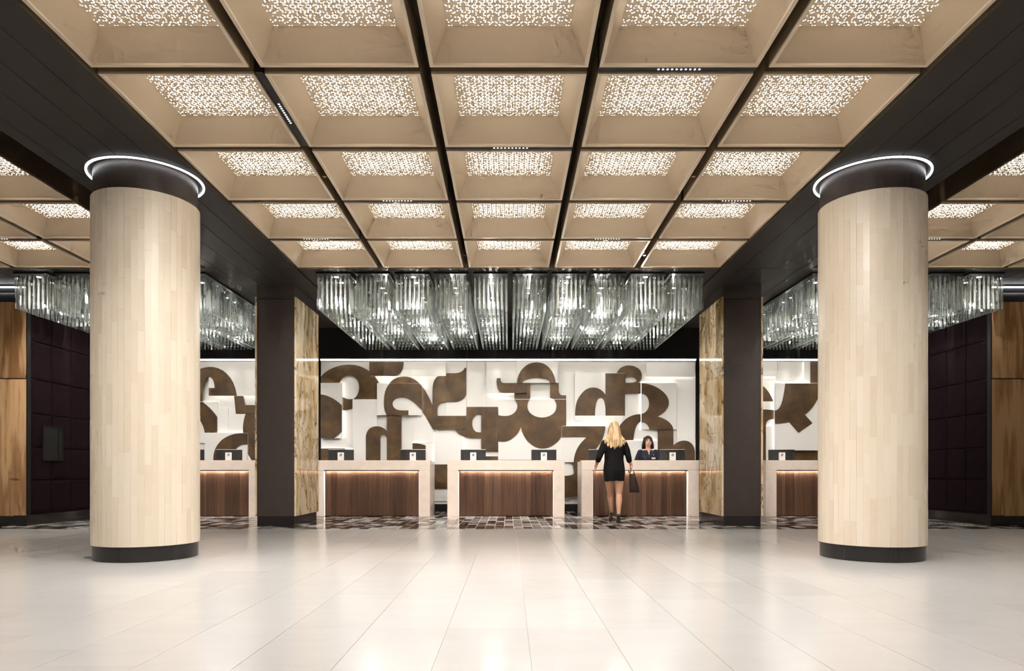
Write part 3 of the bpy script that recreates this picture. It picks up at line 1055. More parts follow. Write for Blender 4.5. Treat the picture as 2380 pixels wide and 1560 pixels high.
monitor(450, -0.25, 'black monitor half hidden by the left column')
monitor(533, 0.12, 'black monitor between the left column and pillar')
monitor(793, 0.10, 'black monitor at the left end of the desk beside the left pillar')
monitor(960, 0.05, 'black monitor at the right end of the desk beside the left pillar')
monitor(1100, 0.03, 'black monitor at the left end of the middle desk')
monitor(1264, -0.03, 'black monitor at the right end of the middle desk')
monitor(1397, -0.06, 'black monitor partly hidden by the woman with blonde hair')
monitor(1562, -0.03, 'black monitor beside the smiling receptionist')
monitor(1816, -0.15, 'black monitor between the right pillar and column')

# ================================================================== LETTER MURALS
def flat(path, n=8):
    """sub-paths of ('M'|'L', x, y) and ('C', x1, y1, x2, y2, x, y) -> list of point loops"""
    loops, cur = [], None
    for s in path:
        if s[0] == 'M':
            cur = [(s[1], s[2])]
            loops.append(cur)
        elif s[0] == 'L':
            cur.append((s[1], s[2]))
        else:
            p0 = cur[-1]
            for k in range(1, n + 1):
                u = k / n
                a, b, c, d = (1 - u) ** 3, 3 * u * (1 - u) ** 2, 3 * u * u * (1 - u), u ** 3
                cur.append((a * p0[0] + b * s[1] + c * s[3] + d * s[5], a * p0[1] + b * s[2] + c * s[4] + d * s[6]))
    return loops


def P(s):
    out, tok = [], s.split()
    i = 0
    cnt = {'M': 2, 'L': 2, 'C': 6}
    while i < len(tok):
        k = tok[i]
        out.append((k, *[float(v) for v in tok[i + 1:i + 1 + cnt[k]]]))
        i += 1 + cnt[k]
    return out


FRAMES = {'A': (730, 820, 5.778), 'B': (1000, 820, 5.778), 'D': (1300, 820, 5.777), 'E': (460, 830, 6.24), 'G': (1765, 820, 6.0), 'W': (0, 0, 1.0)}


def to_wall(fr, x, y, d):
    ox, oy, s = FRAMES[fr]
    return px(ox + x / s, d), pz(oy + y / s, d)


def letter(parent, fr, path, p, th=0.022):
    """bronze letter form standing p off the backboard"""
    d = Y_BACK - p
    loops = [[to_wall(fr, x, y, d) for x, y in lp] for lp in flat(P(path))]
    loops = [[q for i, q in enumerate(lp) if (Vector(q) - Vector(lp[i - 1])).length > 1e-5] for lp in loops]
    flatp = [q for lp in loops for q in lp]
    n = len(flatp)
    tris = tessellate_polygon([[Vector((x, z, 0)) for x, z in lp] for lp in loops])
    vs = [(x, d, z) for x, z in flatp] + [(x, d + th, z) for x, z in flatp]
    fs = []
    for t in tris:
        a, b, c = [flatp[i] for i in t]
        ar = (b[0] - a[0]) * (c[1] - a[1]) - (b[1] - a[1]) * (c[0] - a[0])
        fs.append(tuple(t) if ar > 0 else tuple(reversed(t)))
    o = 0
    for lp in loops:
        m_ = len(lp)
        for i in range(m_):
            j = (i + 1) % m_
            fs.append((o + i, o + j, n + o + j, n + o + i))
        o += m_
    q = MB().add(vs, fs)
    cxm = sum(v[0] for v in flatp) / n
    czm = sum(v[1] for v in flatp) / n
    b = WLOC[parent.name]
    me = q.mesh('letter_form', M['bronze'], (cxm, d, czm))
    link('letter_form', me, parent, (cxm - b.x, d - b.y, czm - b.z))


def board(parent, fr, x0, y0, x1, y1, p, glow=''):
    """white board whose face stands p off the backboard; glow: sides with a hidden LED strip behind the edge"""
    d = Y_BACK - p
    xa, za = to_wall(fr, x0, y1, d)
    xb, zb = to_wall(fr, x1, y0, d)
    th = min(p - 0.002, 0.03)
    part('white_board', MB().box(xa, xb, d, d + th, za, zb), M['white'], parent)
    if p > 0.06:
        b0, b1 = d + th, Y_BACK - 0.001
        part('board_spacer', MB().box(xa + 0.05, xb - 0.05, b0, b1, za + 0.05, zb - 0.05), M['white'], parent)
    y_a, y_b = d + th + 0.004, d + th + 0.014
    for g in glow:
        if g == 't':
            q = MB().box(xa + 0.01, xb - 0.01, y_a, y_b, zb - 0.018, zb - 0.006)
        elif g == 'b':
            q = MB().box(xa + 0.01, xb - 0.01, y_a, y_b, za + 0.006, za + 0.018)
        elif g == 'l':
            q = MB().box(xa + 0.006, xa + 0.018, y_a, y_b, za + 0.01, zb - 0.01)
        else:
            q = MB().box(xb - 0.018, xb - 0.006, y_a, y_b, za + 0.01, zb - 0.01)
        part('edge_led', q, M['panel_led'], parent)


def mural(xa, xb, label):
    t = thing('letter_mural', label, 'artwork', ((xa + xb) / 2, Y_BACK, 0), 'lettered mural walls')
    part('backboard', MB().box(xa, xb, Y_BACK, Y_BACK + 0.06, 0.163, 3.40), M['white'], t)
    part('kick_board', MB().box(xa, xb, Y_BACK + 0.01, Y_BACK + 0.06, 0, 0.163), M['black'], t)
    cl = thing('cove_strip', 'bright white light line above the ' + label.split(' with')[0], 'light', ((xa + xb) / 2, Y_BACK, 3.33), 'light lines above the murals')
    part('led_line', MB().box(xa, xb, Y_BACK - 0.05, Y_BACK - 0.002, 3.357, 3.380), M['cove_led'], cl)
    part('profile', MB().box(xa, xb, Y_BACK - 0.05, Y_BACK - 0.002, 3.333, 3.352), M['white'], cl)
    L = bpy.data.lights.new('cove_lamp', 'AREA')
    L.shape = 'RECTANGLE'
    L.size, L.size_y = xb - xa - 0.1, 0.12
    L.energy = P_COVE * (xb - xa) / 8.0
    L.color = (1.0, 0.95, 0.86)
    lo = bpy.data.objects.new('cove_lamp', L)
    COL.objects.link(lo)
    lo.parent = cl
    b = WLOC[cl.name]
    lo.location = (0, 14.80 - b.y, 3.42 - b.z)
    lo.rotation_euler = (math.radians(24), 0, 0)
    return t


mc = mural(px(746, Y_BACK), px(1616.5, Y_BACK), 'white central mural with many overlapping bronze letter forms')
ml = mural(-X_SIDE + 0.05, -4.85, 'white left mural with bronze letter forms behind the column')
mr = mural(4.85, X_SIDE - 0.05, 'white right mural with a bronze letter tail behind the column')

# central mural, left third
board(mc, 'A', 740, 120, 1770, 312, 0.13, 'b')
board(mc, 'A', 1775, 120, 2045, 1030, 0.05)
board(mc, 'A', 88, 407, 376, 1150, 0.10, 'rt')
board(mc, 'A', 516, 627, 845, 1500, 0.07, 't')
board(mc, 'A', 845, 410, 1452, 840, 0.12, 'tr')
board(mc, 'A', 1322, 846, 1608, 1205, 0.03)
board(mc, 'A', 1320, 1210, 1500, 1460, 0.08, 't')
board(mc, 'A', 1616, 1127, 1995, 1500, 0.06, 'lr')
board(mc, 'A', 90, 1285, 515, 1500, 0.04, 't')
board(mc, 'A', 380, 905, 515, 1275, 0.025)
letter(mc, 'A', 'M 92 405 L 92 318 C 180 215 330 160 470 160 C 660 160 800 265 868 405 L 846 406 L 846 625 L 520 625 C 570 600 605 540 605 470 C 605 370 550 305 470 305 C 410 305 360 340 342 405', 0.045)
letter(mc, 'A', 'M 740 122 L 1200 122 C 1200 240 1150 305 1080 305 L 740 305', 0.155)
letter(mc, 'A', 'M 88 560 C 200 570 310 640 368 705 L 368 1060 C 330 1095 290 1130 262 1147 L 88 1147', 0.125)
letter(mc, 'A', 'M 378 592 C 420 622 465 632 515 620 L 515 745 C 470 765 420 772 378 772', 0.035)
letter(mc, 'A', 'M 975 838 C 945 790 937 740 937 670 C 937 540 965 470 1015 412 L 1412 412 L 1450 452 L 1450 778 C 1380 700 1290 600 1180 600 C 1100 600 1052 640 1052 685 C 1052 740 1110 775 1180 775 L 1265 775 L 1265 838', 0.145)
letter(mc, 'A', 'M 1005 420 C 1060 345 1130 320 1215 320 C 1300 320 1375 365 1420 420', 0.03)
letter(mc, 'A', 'M 1452 455 C 1510 520 1560 640 1592 712 L 1592 1025 C 1550 960 1500 860 1452 795', 0.032)
letter(mc, 'A', 'M 1590 1027 L 1590 520 C 1590 400 1620 340 1665 315 L 1770 312 L 1775 275 L 1900 275 C 1960 270 2015 240 2022 203 L 2043 203 L 2043 560 C 2020 620 1960 658 1880 660 L 1745 660 C 1680 665 1660 710 1655 760 L 1655 848 L 2043 848 L 2043 1027', 0.075)
letter(mc, 'A', 'M 695 1480 L 695 1130 C 700 1040 760 988 835 988 C 900 988 945 1015 977 1050 L 977 842 L 1172 842 L 1172 1480 L 977 1480 L 977 1150 C 977 1110 955 1090 930 1090 C 905 1090 888 1115 888 1150 L 888 1480', 0.095)
letter(mc, 'A', 'M 1322 1460 L 1322 1216 C 1390 1216 1450 1225 1497 1247 L 1497 1460', 0.10)
letter(mc, 'A', 'M 90 1500 L 90 1286 L 405 1286 L 430 1307 L 470 1500', 0.065)
letter(mc, 'W', 'M 990 1080 L 1042 1080 L 1042 1136 L 990 1136', 0.05)
board(mc, 'W', 985, 1078.5, 1042, 1165, 0.025, 't')
# central mural, middle third
board(mc, 'B', 487, 467, 750, 728, 0.035)
board(mc, 'B', 752, 122, 1158, 540, 0.09, 'b')
board(mc, 'B', 1160, 117, 1718, 404, 0.12)
board(mc, 'B', 914, 627, 1826, 1440, 0.055, 't')
board(mc, 'B', 1058, 545, 1130, 622, 0.02)
board(mc, 'B', 1942, 275, 2050, 915, 0.026)
letter(mc, 'B', 'M 1162 404 C 1175 240 1290 128 1425 128 C 1560 128 1665 230 1685 404 L 1608 402 C 1600 360 1550 338 1425 338 C 1320 338 1250 365 1235 404', 0.145)
letter(mc, 'B', 'M 893 342 L 945 342 C 942 385 955 405 985 407 L 1300 407 L 1300 543 L 985 540 C 920 530 880 470 893 342', 0.15)
letter(mc, 'B', 'M 1290 407 L 1342 407 L 1342 622 L 1130 622 L 1130 535 L 1290 535', 0.09)
letter(mc, 'B', 'M 1610 407 L 1725 407 L 1725 510 C 1728 550 1745 570 1780 572 L 1825 570 L 1825 622 L 1665 622 C 1640 618 1620 610 1610 603', 0.09)
letter(mc, 'B', 'M 1130 627 L 1338 627 C 1318 650 1305 680 1305 720 C 1305 810 1400 870 1500 870 C 1610 870 1697 805 1697 720 C 1697 680 1685 650 1668 627 L 1825 627 L 1825 980 L 1765 985 L 1760 1130 C 1700 1225 1600 1283 1505 1283 C 1370 1283 1250 1160 1217 997 C 1180 1110 1080 1192 975 1192 C 950 1192 930 1190 915 1187 L 915 838 C 945 848 975 850 1010 850 C 1100 850 1170 790 1170 715 C 1170 680 1155 650 1130 627', 0.08)
letter(mc, 'B', 'M 490 728 L 910 728 L 910 1320 L 685 1320 L 685 1140 L 560 1140 C 440 1135 370 1090 332 1030 L 490 1027 M 683 820 L 640 820 C 590 825 560 880 560 945 C 560 1020 600 1068 650 1070 L 683 1068', 0.07)
letter(mc, 'B', 'M 735 1480 L 735 1393 L 910 1393 L 910 1480', 0.06)
# central mural, right third
board(mc, 'D', 207, 275, 882, 845, 0.11, 'b')
board(mc, 'D', 1105, 405, 1575, 1030, 0.07, 'tl')
board(mc, 'D', 1167, 127, 1822, 320, 0.12, 'b')
board(mc, 'D', 1577, 497, 1822, 1500, 0.03, 't')
board(mc, 'D', 30, 986, 660, 1470, 0.09, 'tl')
board(mc, 'D', 890, 1180, 1322, 1480, 0.05, 't')
board(mc, 'D', 930, 1330, 1250, 1480, 0.08, 't')
letter(mc, 'W', 'M 1306 991 L 1406.8 991 C 1406 1012 1398 1028 1390 1038 C 1378 1052 1370 1075 1368 1100 L 1368 1150 C 1355 1152 1335 1156 1312 1156.5 L 1300 1156 L 1300 1106 L 1312 1106.3 C 1325 1106 1334.5 1103 1334.5 1099 C 1332 1085 1333 1070 1335.5 1060 C 1340 1040 1352 1025 1365.8 1015.6 L 1306 1015.6', 0.115)
letter(mc, 'D', 'M 213 845 C 213 720 225 640 290 560 C 340 490 400 468 455 468 C 530 468 590 510 622 570 L 622 278 L 882 278 L 882 845 L 622 845 C 625 760 620 690 600 640 C 585 605 565 600 550 602 C 510 605 478 690 478 845', 0.135)
letter(mc, 'D', 'M 770 275 C 800 205 860 170 935 170 C 1030 170 1108 230 1108 310 C 1108 360 1085 390 1050 403 L 1092 408 L 1092 548 L 870 548 L 870 275 M 888 325 C 920 315 960 318 985 325 C 1030 340 1042 365 1040 380 C 1030 400 960 408 888 403', 0.05)
letter(mc, 'D', 'M 1106 410 C 1200 415 1320 450 1400 530 C 1450 580 1472 620 1472 680 C 1470 750 1400 820 1320 858 C 1430 880 1520 950 1532 1028 L 1212 1028 C 1205 980 1170 930 1106 930 L 1106 820 C 1160 815 1207 760 1207 685 C 1207 600 1160 550 1106 548', 0.095)
letter(mc, 'D', 'M 1092 825 L 1092 930 C 1040 940 1005 1030 995 1175 L 800 1175 L 800 1000 C 870 880 970 825 1092 825', 0.03)
letter(mc, 'D', 'M 1325 1032 L 1532 1032 L 1532 1250 C 1570 1200 1630 1180 1675 1180 C 1760 1180 1815 1240 1820 1330 L 1820 1480 L 1325 1480 M 1545 1305 C 1555 1292 1590 1292 1605 1305 L 1605 1325 L 1545 1325', 0.065)
letter(mc, 'D', 'M 1000 1437 L 1060 1370 L 1140 1437', 0.095)
# left mural
board(ml, 'E', 157, 68, 838, 562, 0.10, 'rb')
board(ml, 'E', 100, 1102, 718, 1520, 0.12, 'tr')
board(ml, 'E', 438, 826, 690, 1098, 0.06)
board(ml, 'E', 282, 740, 436, 1098, 0.035)
board(ml, 'E', -200, 650, 284, 1250, 0.04, 't')
letter(ml, 'E', 'M -260 645 C -250 330 -60 160 157 143 C 340 130 520 270 560 560 L 157 560 L 157 450 L 245 450 C 240 370 215 285 157 280 C 90 310 60 450 62 645', 0.125)
letter(ml, 'E', 'M -160 655 L 65 655 C 150 710 230 800 277 870 L 277 1098 L 98 1098 C 90 1030 60 960 25 910 L -160 700', 0.065)
letter(ml, 'E', 'M 525 565 L 655 567 L 680 697 L 960 697 L 960 822 L 550 822', 0.05)
letter(ml, 'E', 'M 692 826 L 960 826 L 960 985 C 820 1000 812 1060 815 1090 C 820 1140 830 1180 960 1200 L 960 1500 L 780 1500 L 725 1410 L 655 1098 C 645 990 665 890 692 826', 0.08)
letter(ml, 'E', 'M 225 1500 C 215 1380 260 1280 350 1200 C 440 1130 540 1105 650 1105 L 718 1105 L 718 1268 C 640 1255 570 1290 545 1345 L 530 1500', 0.145)
# right mural
board(mr, 'G', 217, 427, 816, 1362, 0.12, 'tl')
board(mr, 'G', 255, 125, 495, 385, 0.03)
board(mr, 'G', 628, 128, 715, 420, 0.05, 'l')
board(mr, 'G', 20, 125, 250, 325, 0.09, 'b')
board(mr, 'G', 20, 680, 205, 800, 0.04)
board(mr, 'G', 92, 1026, 212, 1500, 0.06, 't')
letter(mr, 'G', 'M 365 429 L 814 429 L 832 600 C 780 730 720 800 635 865 L 740 980 L 548 1113 L 420 962 C 350 980 280 985 222 985 L 222 805 C 290 800 340 700 365 429', 0.145)
letter(mr, 'G', 'M 717 125 L 960 125 L 960 420 L 717 422', 0.075)
letter(mr, 'G', 'M 0 440 L 55 468 C 110 510 160 590 195 678 L 0 678', 0.04)
letter(mr, 'G', 'M 0 790 L 55 790 C 100 790 160 798 205 803 L 205 925 L 170 925 C 120 930 95 960 92 1020 L 90 1500 L 0 1500', 0.05)
letter(mr, 'G', 'M 475 1366 L 960 1366 L 960 1500 L 475 1500', 0.05)

# ================================================================== PEOPLE
def remesh(mb_, name, mat, voxel, smooth=4):
    me = mb_.mesh(name + '_raw', mat)
    tmp = bpy.data.objects.new('tmp', me)
    COL.objects.link(tmp)
    md = tmp.modifiers.new('r', 'REMESH')
    md.mode = 'VOXEL'
    md.voxel_size = voxel
    md.use_smooth_shade = True
    if smooth:
        s_ = tmp.modifiers.new('s', 'SMOOTH')
        s_.iterations = smooth
        s_.factor = 0.5
    dg = bpy.context.evaluated_depsgraph_get()
    out = bpy.data.meshes.new_from_object(tmp.evaluated_get(dg))
    bpy.data.objects.remove(tmp)
    bpy.data.meshes.remove(me)
    out.name = name
    out.materials.clear()
    out.materials.append(mat)
    return out


def ellring(c, rx, ry, n=24, rot=0.0, pw=1.0):
    out = []
    for i in range(n):
        a = 2 * PI * i / n
        ca, sa = math.cos(a), math.sin(a)
        x, y = rx * math.copysign(abs(ca) ** pw, ca), ry * math.copysign(abs(sa) ** pw, sa)
        out.append((c[0] + x * math.cos(rot) - y * math.sin(rot), c[1] + x * math.sin(rot) + y * math.cos(rot), c[2]))
    return out


def hand(q, wrist, direction, back, side, curl=0.5, size=1.0):
    """palm and five fingers; direction = along the hand, back = back of the hand, side = towards the thumb"""
    d, bk, sd = Vector(direction).normalized(), Vector(back).normalized(), Vector(side).normalized()
    wv = Vector(wrist)
    S = size
    q.tube([wv - d * 0.03 * S, wv + d * 0.01 * S], [0.025 * S, 0.024 * S])
    for k in range(4):
        off = sd * (0.027 - 0.018 * k) * S
        q.tube([wv + d * 0.012 * S + off * 0.75, wv + d * 0.085 * S + off], [0.014 * S, 0.0125 * S], 10)
    for k, ln in enumerate((0.072, 0.080, 0.075, 0.058)):
        off = sd * (0.029 - 0.019 * k) * S
        p = wv + d * 0.085 * S + off
        dd = d.copy()
        pts = [p]
        for seg in (0.45, 0.32, 0.23):
            ang = curl * (0.75 + 0.12 * k)
            dd = (dd * math.cos(ang) - bk * math.sin(ang)).normalized()
            # keep turning about the same axis
            p = p + dd * ln * seg * S
            pts.append(p)
            nb = (bk * math.cos(ang) + d * 0).normalized()
            bk2 = (bk - dd * bk.dot(dd))
            bk_use = bk2.normalized() if bk2.length > 1e-3 else bk
            bk_ = bk_use
            d_ = dd
            bk = bk_
            dd = d_
        q.tube(pts, [0.0090 * S, 0.0088 * S, 0.0080 * S, 0.0070 * S], 10)
        bk = Vector(back).normalized()
    b0 = wv + d * 0.022 * S + sd * 0.026 * S
    q.tube([b0, b0 + (d * 0.6 + sd * 0.7 - bk * 0.25).normalized() * 0.038 * S, b0 + (d * 0.6 + sd * 0.7 - bk * 0.25).normalized() * 0.038 * S + (d * 0.95 + sd * 0.2 - bk * 0.35).normalized() * 0.032 * S],
           [0.0135 * S, 0.0105 * S, 0.0085 * S], 10)


def shoe(q, ankle, yaw, ball_z, heel_h, flex=0.0):
    """court shoe: heel under the ankle, toe ahead (+Y turned by yaw)"""


# ---------------------------------------------------------------- walking woman (seen from behind, facing +Y)
WX, WY = 1.815, 11.92
wo = Vector((WX, WY, 0))


def V(x, y, z):
    return (x, y, z)


body = MB()
# torso
body.loft([ellring((0.0, 0.0, 0.80), 0.155, 0.115), ellring((0.0, -0.01, 0.90), 0.172, 0.125), ellring((0, 0.0, 1.00), 0.150, 0.105), ellring((0, 0.01, 1.08), 0.125, 0.09),
           ellring((0, 0.01, 1.20), 0.140, 0.10), ellring((0, 0.0, 1.32), 0.160, 0.10), ellring((0, -0.005, 1.40), 0.150, 0.075), ellring((0, 0, 1.445), 0.07, 0.055)])
body.tube([(0, 0, 1.42), (0.0, 0.012, 1.54)], [0.052, 0.048])
# head
body.ell((0, 0.028, 1.640), (0.074, 0.092, 0.112))
body.ell((0, 0.055, 1.590), (0.054, 0.062, 0.066))
body.tube([(0, 0.118, 1.645), (0, 0.137, 1.610)], [0.010, 0.015], 10)
for s in (-1, 1):
    body.ell((s * 0.075, 0.02, 1.63), (0.010, 0.018, 0.030), 10, 8)
# legs: right (x+) is the near, supporting leg; left (x-) steps ahead
body.tube([(0.085, -0.01, 0.86), (0.086, 0.0, 0.70), (0.088, 0.03, 0.505)], [0.098, 0.078, 0.054], 18)
body.tube([(0.088, 0.028, 0.505), (0.083, -0.012, 0.40), (0.074, -0.03, 0.30), (0.070, -0.045, 0.165)], [0.052, 0.056, 0.046, 0.030], 18)
body.tube([(0.070, -0.045, 0.165), (0.075, 0.05, 0.085), (0.080, 0.13, 0.040)], [0.031, 0.030, 0.024], 14)
body.tube([(-0.075, 0.01, 0.86), (-0.060, 0.10, 0.70), (-0.035, 0.215, 0.52)], [0.098, 0.078, 0.054], 18)
body.tube([(-0.035, 0.215, 0.52), (-0.028, 0.235, 0.41), (-0.010, 0.285, 0.30), (0.004, 0.34, 0.175)], [0.052, 0.056, 0.045, 0.030], 18)
body.tube([(0.004, 0.34, 0.175), (0.006, 0.44, 0.095), (0.008, 0.52, 0.045)], [0.031, 0.030, 0.024], 14)
# arms
body.tube([(-0.175, 0.0, 1.375), (-0.215, -0.02, 1.26), (-0.262, -0.03, 1.135)], [0.050, 0.044, 0.036], 14)
body.tube([(-0.262, -0.03, 1.135), (-0.285, 0.04, 1.06), (-0.300, 0.10, 0.985)], [0.037, 0.034, 0.023], 14)
body.tube([(0.175, 0.0, 1.375), (0.215, 0.0, 1.26), (0.245, -0.01, 1.135)], [0.050, 0.044, 0.036], 14)
body.tube([(0.245, -0.01, 1.135), (0.275, 0.02, 1.06), (0.300, 0.04, 1.005)], [0.037, 0.034, 0.023], 14)
hand(body, (-0.303, 0.115, 0.968), (-0.12, 0.35, -0.93), (-1, 0, 0.1), (0, 0.93, 0.35), 0.35)
hand(body, (0.303, 0.045, 0.985), (0.10, 0.05, -1), (1, 0, 0.1), (0, 1, 0.05), 0.95)
woman = link('person', remesh(body, 'person', M['skin'], 0.0065, 3), None, (WX, WY, 0))
tag(woman, 'blonde woman in a black dress walking to the desk with a handbag', 'person')

dr = MB()
hem = 0.725
dr.loft([ellring((0.005, 0.02, hem), 0.172, 0.150), ellring((0.003, 0.01, 0.80), 0.182, 0.146), ellring((0, -0.005, 0.90), 0.190, 0.140), ellring((0, 0.0, 1.00), 0.178, 0.124), ellring((0, 0.008, 1.08), 0.166, 0.113),
         ellring((0, 0.01, 1.20), 0.166, 0.116), ellring((0, 0.0, 1.32), 0.180, 0.114), ellring((0, -0.005, 1.392), 0.175, 0.088), ellring((0, 0, 1.435), 0.105, 0.066)])
dr.tube([(-0.165, 0.0, 1.375), (-0.213, -0.02, 1.26), (-0.262, -0.03, 1.135), (-0.276, 0.01, 1.085)], [0.062, 0.058, 0.052, 0.048], 16)
dr.tube([(0.165, 0.0, 1.375), (0.216, 0.0, 1.26), (0.247, -0.01, 1.135), (0.262, 0.012, 1.08)], [0.062, 0.058, 0.052, 0.048], 16)
me = remesh(dr, 'dress', M['dress'], 0.009, 3)
for v in me.vertices:      # uneven hem
    if v.co.z < hem + 0.03:
        v.co.z += 0.004 * math.sin(v.co.x * 60) + 0.006 * math.sin(v.co.x * 19 + 1)
link('dress', me, woman)

hr = MB()
hr.ell((0, 0.012, 1.652), (0.088, 0.100, 0.112))
rg = random.Random(5)
for i in range(30):
    u = -1 + 2 * i / 29
    a = u * 1.9
    rx, ry = 0.083, 0.092
    x0, y0 = rx * math.sin(a), -ry * math.cos(a) + 0.012
    if y0 > 0.045:
        continue
    x1 = u * 0.180 + rg.uniform(-0.012, 0.012)
    zb = 1.285 + 0.10 * abs(u) ** 1.6 + rg.uniform(-0.02, 0.03)
    hr.tube([(x0 * 0.65, y0 * 0.65, 1.735 - 0.02 * abs(u)), (x0 * 1.02, y0 * 1.02 - 0.002, 1.64), (x0 * 1.15 + u * 0.01, y0 * 1.02 - 0.015, 1.53),
             (x1 * 0.85, min(y0, -0.02) * 0.9 - 0.045, 1.43), (x1, -0.112 + 0.04 * abs(u) + rg.uniform(-0.008, 0.008), zb)],
            [0.016, 0.017, 0.019, 0.022, 0.010], 10)
link('hair', remesh(hr, 'hair', M['blonde'], 0.0065, 1), woman)


def pump(name, heel, toe, up):
    """court shoe from heel point to toe point on the floor; heel raised by up"""
    hx, tx = Vector(heel), Vector(toe)
    d = (tx - hx)
    d.z = 0
    ln = d.length
    d.normalize()
    sd = Vector((d.y, -d.x, 0))
    q = MB()
    rings = []
    for u, wd, zl, zh in ((0.0, 0.018, up - 0.004, up + 0.055), (0.06, 0.030, up - 0.006, up + 0.062), (0.25, 0.032, up * 0.72, up * 0.72 + 0.052), (0.45, 0.034, up * 0.28, up * 0.28 + 0.040),
                          (0.62, 0.041, 0.004, 0.040), (0.80, 0.040, 0.003, 0.034), (0.93, 0.025, 0.003, 0.026), (1.0, 0.008, 0.006, 0.016)):
        c = hx + d * ln * u
        ring = []
        for a in range(14):
            t = 2 * PI * a / 14
            zz = (zl + zh) / 2 + (zh - zl) / 2 * math.sin(t)
            p = c + sd * wd * math.cos(t)
            ring.append((p.x, p.y, heel[2] * (1 - u) + toe[2] * u + zz))
        rings.append(ring)
    q.loft(rings)
    o = link(name, q.mesh(name, M['shoe'], smooth=True), woman)
    hp = hx + d * 0.012
    link('heel', MB().tube([(hp.x, hp.y, heel[2] + up + 0.01), (hp.x - d.x * 0.002, hp.y - d.y * 0.002, heel[2] + up * 0.5), (hp.x, hp.y, heel[2] + 0.006)], [0.020, 0.009, 0.006], 10).mesh('heel', M['shoe'], smooth=True), o)
    sq = MB()
    vs = []
    for u, wd, zl in ((0.07, 0.020, up - 0.010), (0.25, 0.022, up * 0.72 - 0.004), (0.45, 0.026, up * 0.28 - 0.003), (0.60, 0.032, 0.0035)):
        c = hx + d * ln * u
        for s_ in (-1, 1):
            p = c + sd * wd * s_
            vs.append((p.x, p.y, heel[2] * (1 - u) + toe[2] * u + zl - 0.002))
    sq.add(vs, [(0, 1, 3, 2), (2, 3, 5, 4), (4, 5, 7, 6)])
    link('sole', sq.mesh('sole', M['sole']), o)
    return o


pump('shoe', (0.062, -0.085, 0.0), (0.092, 0.125, 0.0), 0.095)
pump('shoe', (-0.002, 0.305, 0.0), (0.010, 0.525, 0.0), 0.105)

# handbag
hb = thing('handbag', 'dark brown leather handbag carried in the right hand', 'bag', (WX + 0.34, WY + 0.05, 0.5))
bag = MB()
rings = []
for z, hw, hd, dx in ((0.525, 0.078, 0.042, 0.040), (0.53, 0.084, 0.048, 0.040), (0.62, 0.080, 0.048, 0.032), (0.74, 0.062, 0.040, 0.015), (0.83, 0.046, 0.028, 0.0), (0.845, 0.046, 0.018, 0.0)):
    rings.append(ellring((WX + 0.322 + dx, WY + 0.06, z), hw, hd, 24, 0.0, 0.55))
bag.loft(rings)
part('bag_body', bag, M['bag'], hb, smooth=True)
for yy in (-0.02, 0.02):
    q = MB()
    pts = []
    for k in range(9):
        a = PI * k / 8
        pts.append((WX + 0.320 - 0.034 * math.cos(a), WY + 0.06 + yy * (1 - 0.6 * math.sin(a)), 0.835 + 0.075 * math.sin(a) ** 0.7))
    q.tube(pts, 0.006, 8)
    part('handle', q, M['bag'], hb, smooth=True)

# ---------------------------------------------------------------- receptionist (facing the lobby, -Y)
RD = 14.72
RX, RY = px(1506, RD), RD
def rz_(y):
    return pz(y, RD)
HT_ = rz_(1013.5)          # top of head
b = MB()
hc = HT_ - 0.125
b.loft([ellring((0, 0, 0.86), 0.165, 0.115), ellring((0, 0, 0.95), 0.160, 0.11), ellring((0, 0, 1.06), 0.140, 0.10), ellring((0, -0.005, 1.17), 0.155, 0.115), ellring((0, 0, 1.26), 0.170, 0.10),
        ellring((0, 0.005, 1.325), 0.150, 0.072), ellring((0, 0.0, 1.365), 0.065, 0.055)])
b.tube([(0, 0.0, 1.34), (0, -0.012, hc - 0.08)], [0.056, 0.052])
b.ell((0, 0, hc), (0.076, 0.094, 0.118))
b.ell((0, -0.028, hc - 0.050), (0.062, 0.064, 0.072))
b.ell((0, -0.055, hc - 0.098), (0.030, 0.028, 0.022), 14, 8)
for s in (-1, 1):
    b.ell((s * 0.040, -0.066, hc - 0.028), (0.026, 0.022, 0.024), 12, 8)
    b.ell((s * 0.077, 0.005, hc - 0.01), (0.010, 0.018, 0.030), 10, 8)
b.tube([(0, -0.090, hc + 0.014), (0, -0.110, hc - 0.020)], [0.008, 0.014], 10)
for s in (-1, 1):
    b.tube([(s * 0.175, 0, 1.30), (s * 0.215, -0.01, 1.18), (s * 0.235, -0.02, 1.04)], [0.052, 0.046, 0.040], 14)
    b.tube([(s * 0.235, -0.02, 1.04), (s * 0.17, -0.14, 0.93), (s * 0.10, -0.215, 0.90)], [0.038, 0.033, 0.024], 14)
    b.tube([(s * 0.085, 0, 0.88), (s * 0.09, -0.01, 0.50), (s * 0.09, 0.0, 0.10)], [0.095, 0.062, 0.040], 16)
    b.tube([(s * 0.09, 0.01, 0.06), (s * 0.10, -0.14, 0.035)], [0.038, 0.030], 12)
    hand(b, (s * 0.088, -0.228, 0.897), (-s * 0.45, -0.88, -0.12), (0, 0, 1), (-s * 0.88, 0.45, 0), 0.25)
rec = link('person', remesh(b, 'person', M['skin'], 0.0065, 3), None, (RX, RY, 0))
tag(rec, 'smiling dark-haired receptionist in a navy jacket behind the desk', 'person')
jk = MB()
jk.loft([ellring((0, 0, 0.84), 0.190, 0.140), ellring((0, 0, 0.95), 0.182, 0.13), ellring((0, 0, 1.06), 0.168, 0.122), ellring((0, -0.005, 1.17), 0.182, 0.136), ellring((0, 0, 1.26), 0.192, 0.118),
         ellring((0, 0.008, 1.318), 0.172, 0.088), ellring((0, 0.012, 1.352), 0.090, 0.066)])
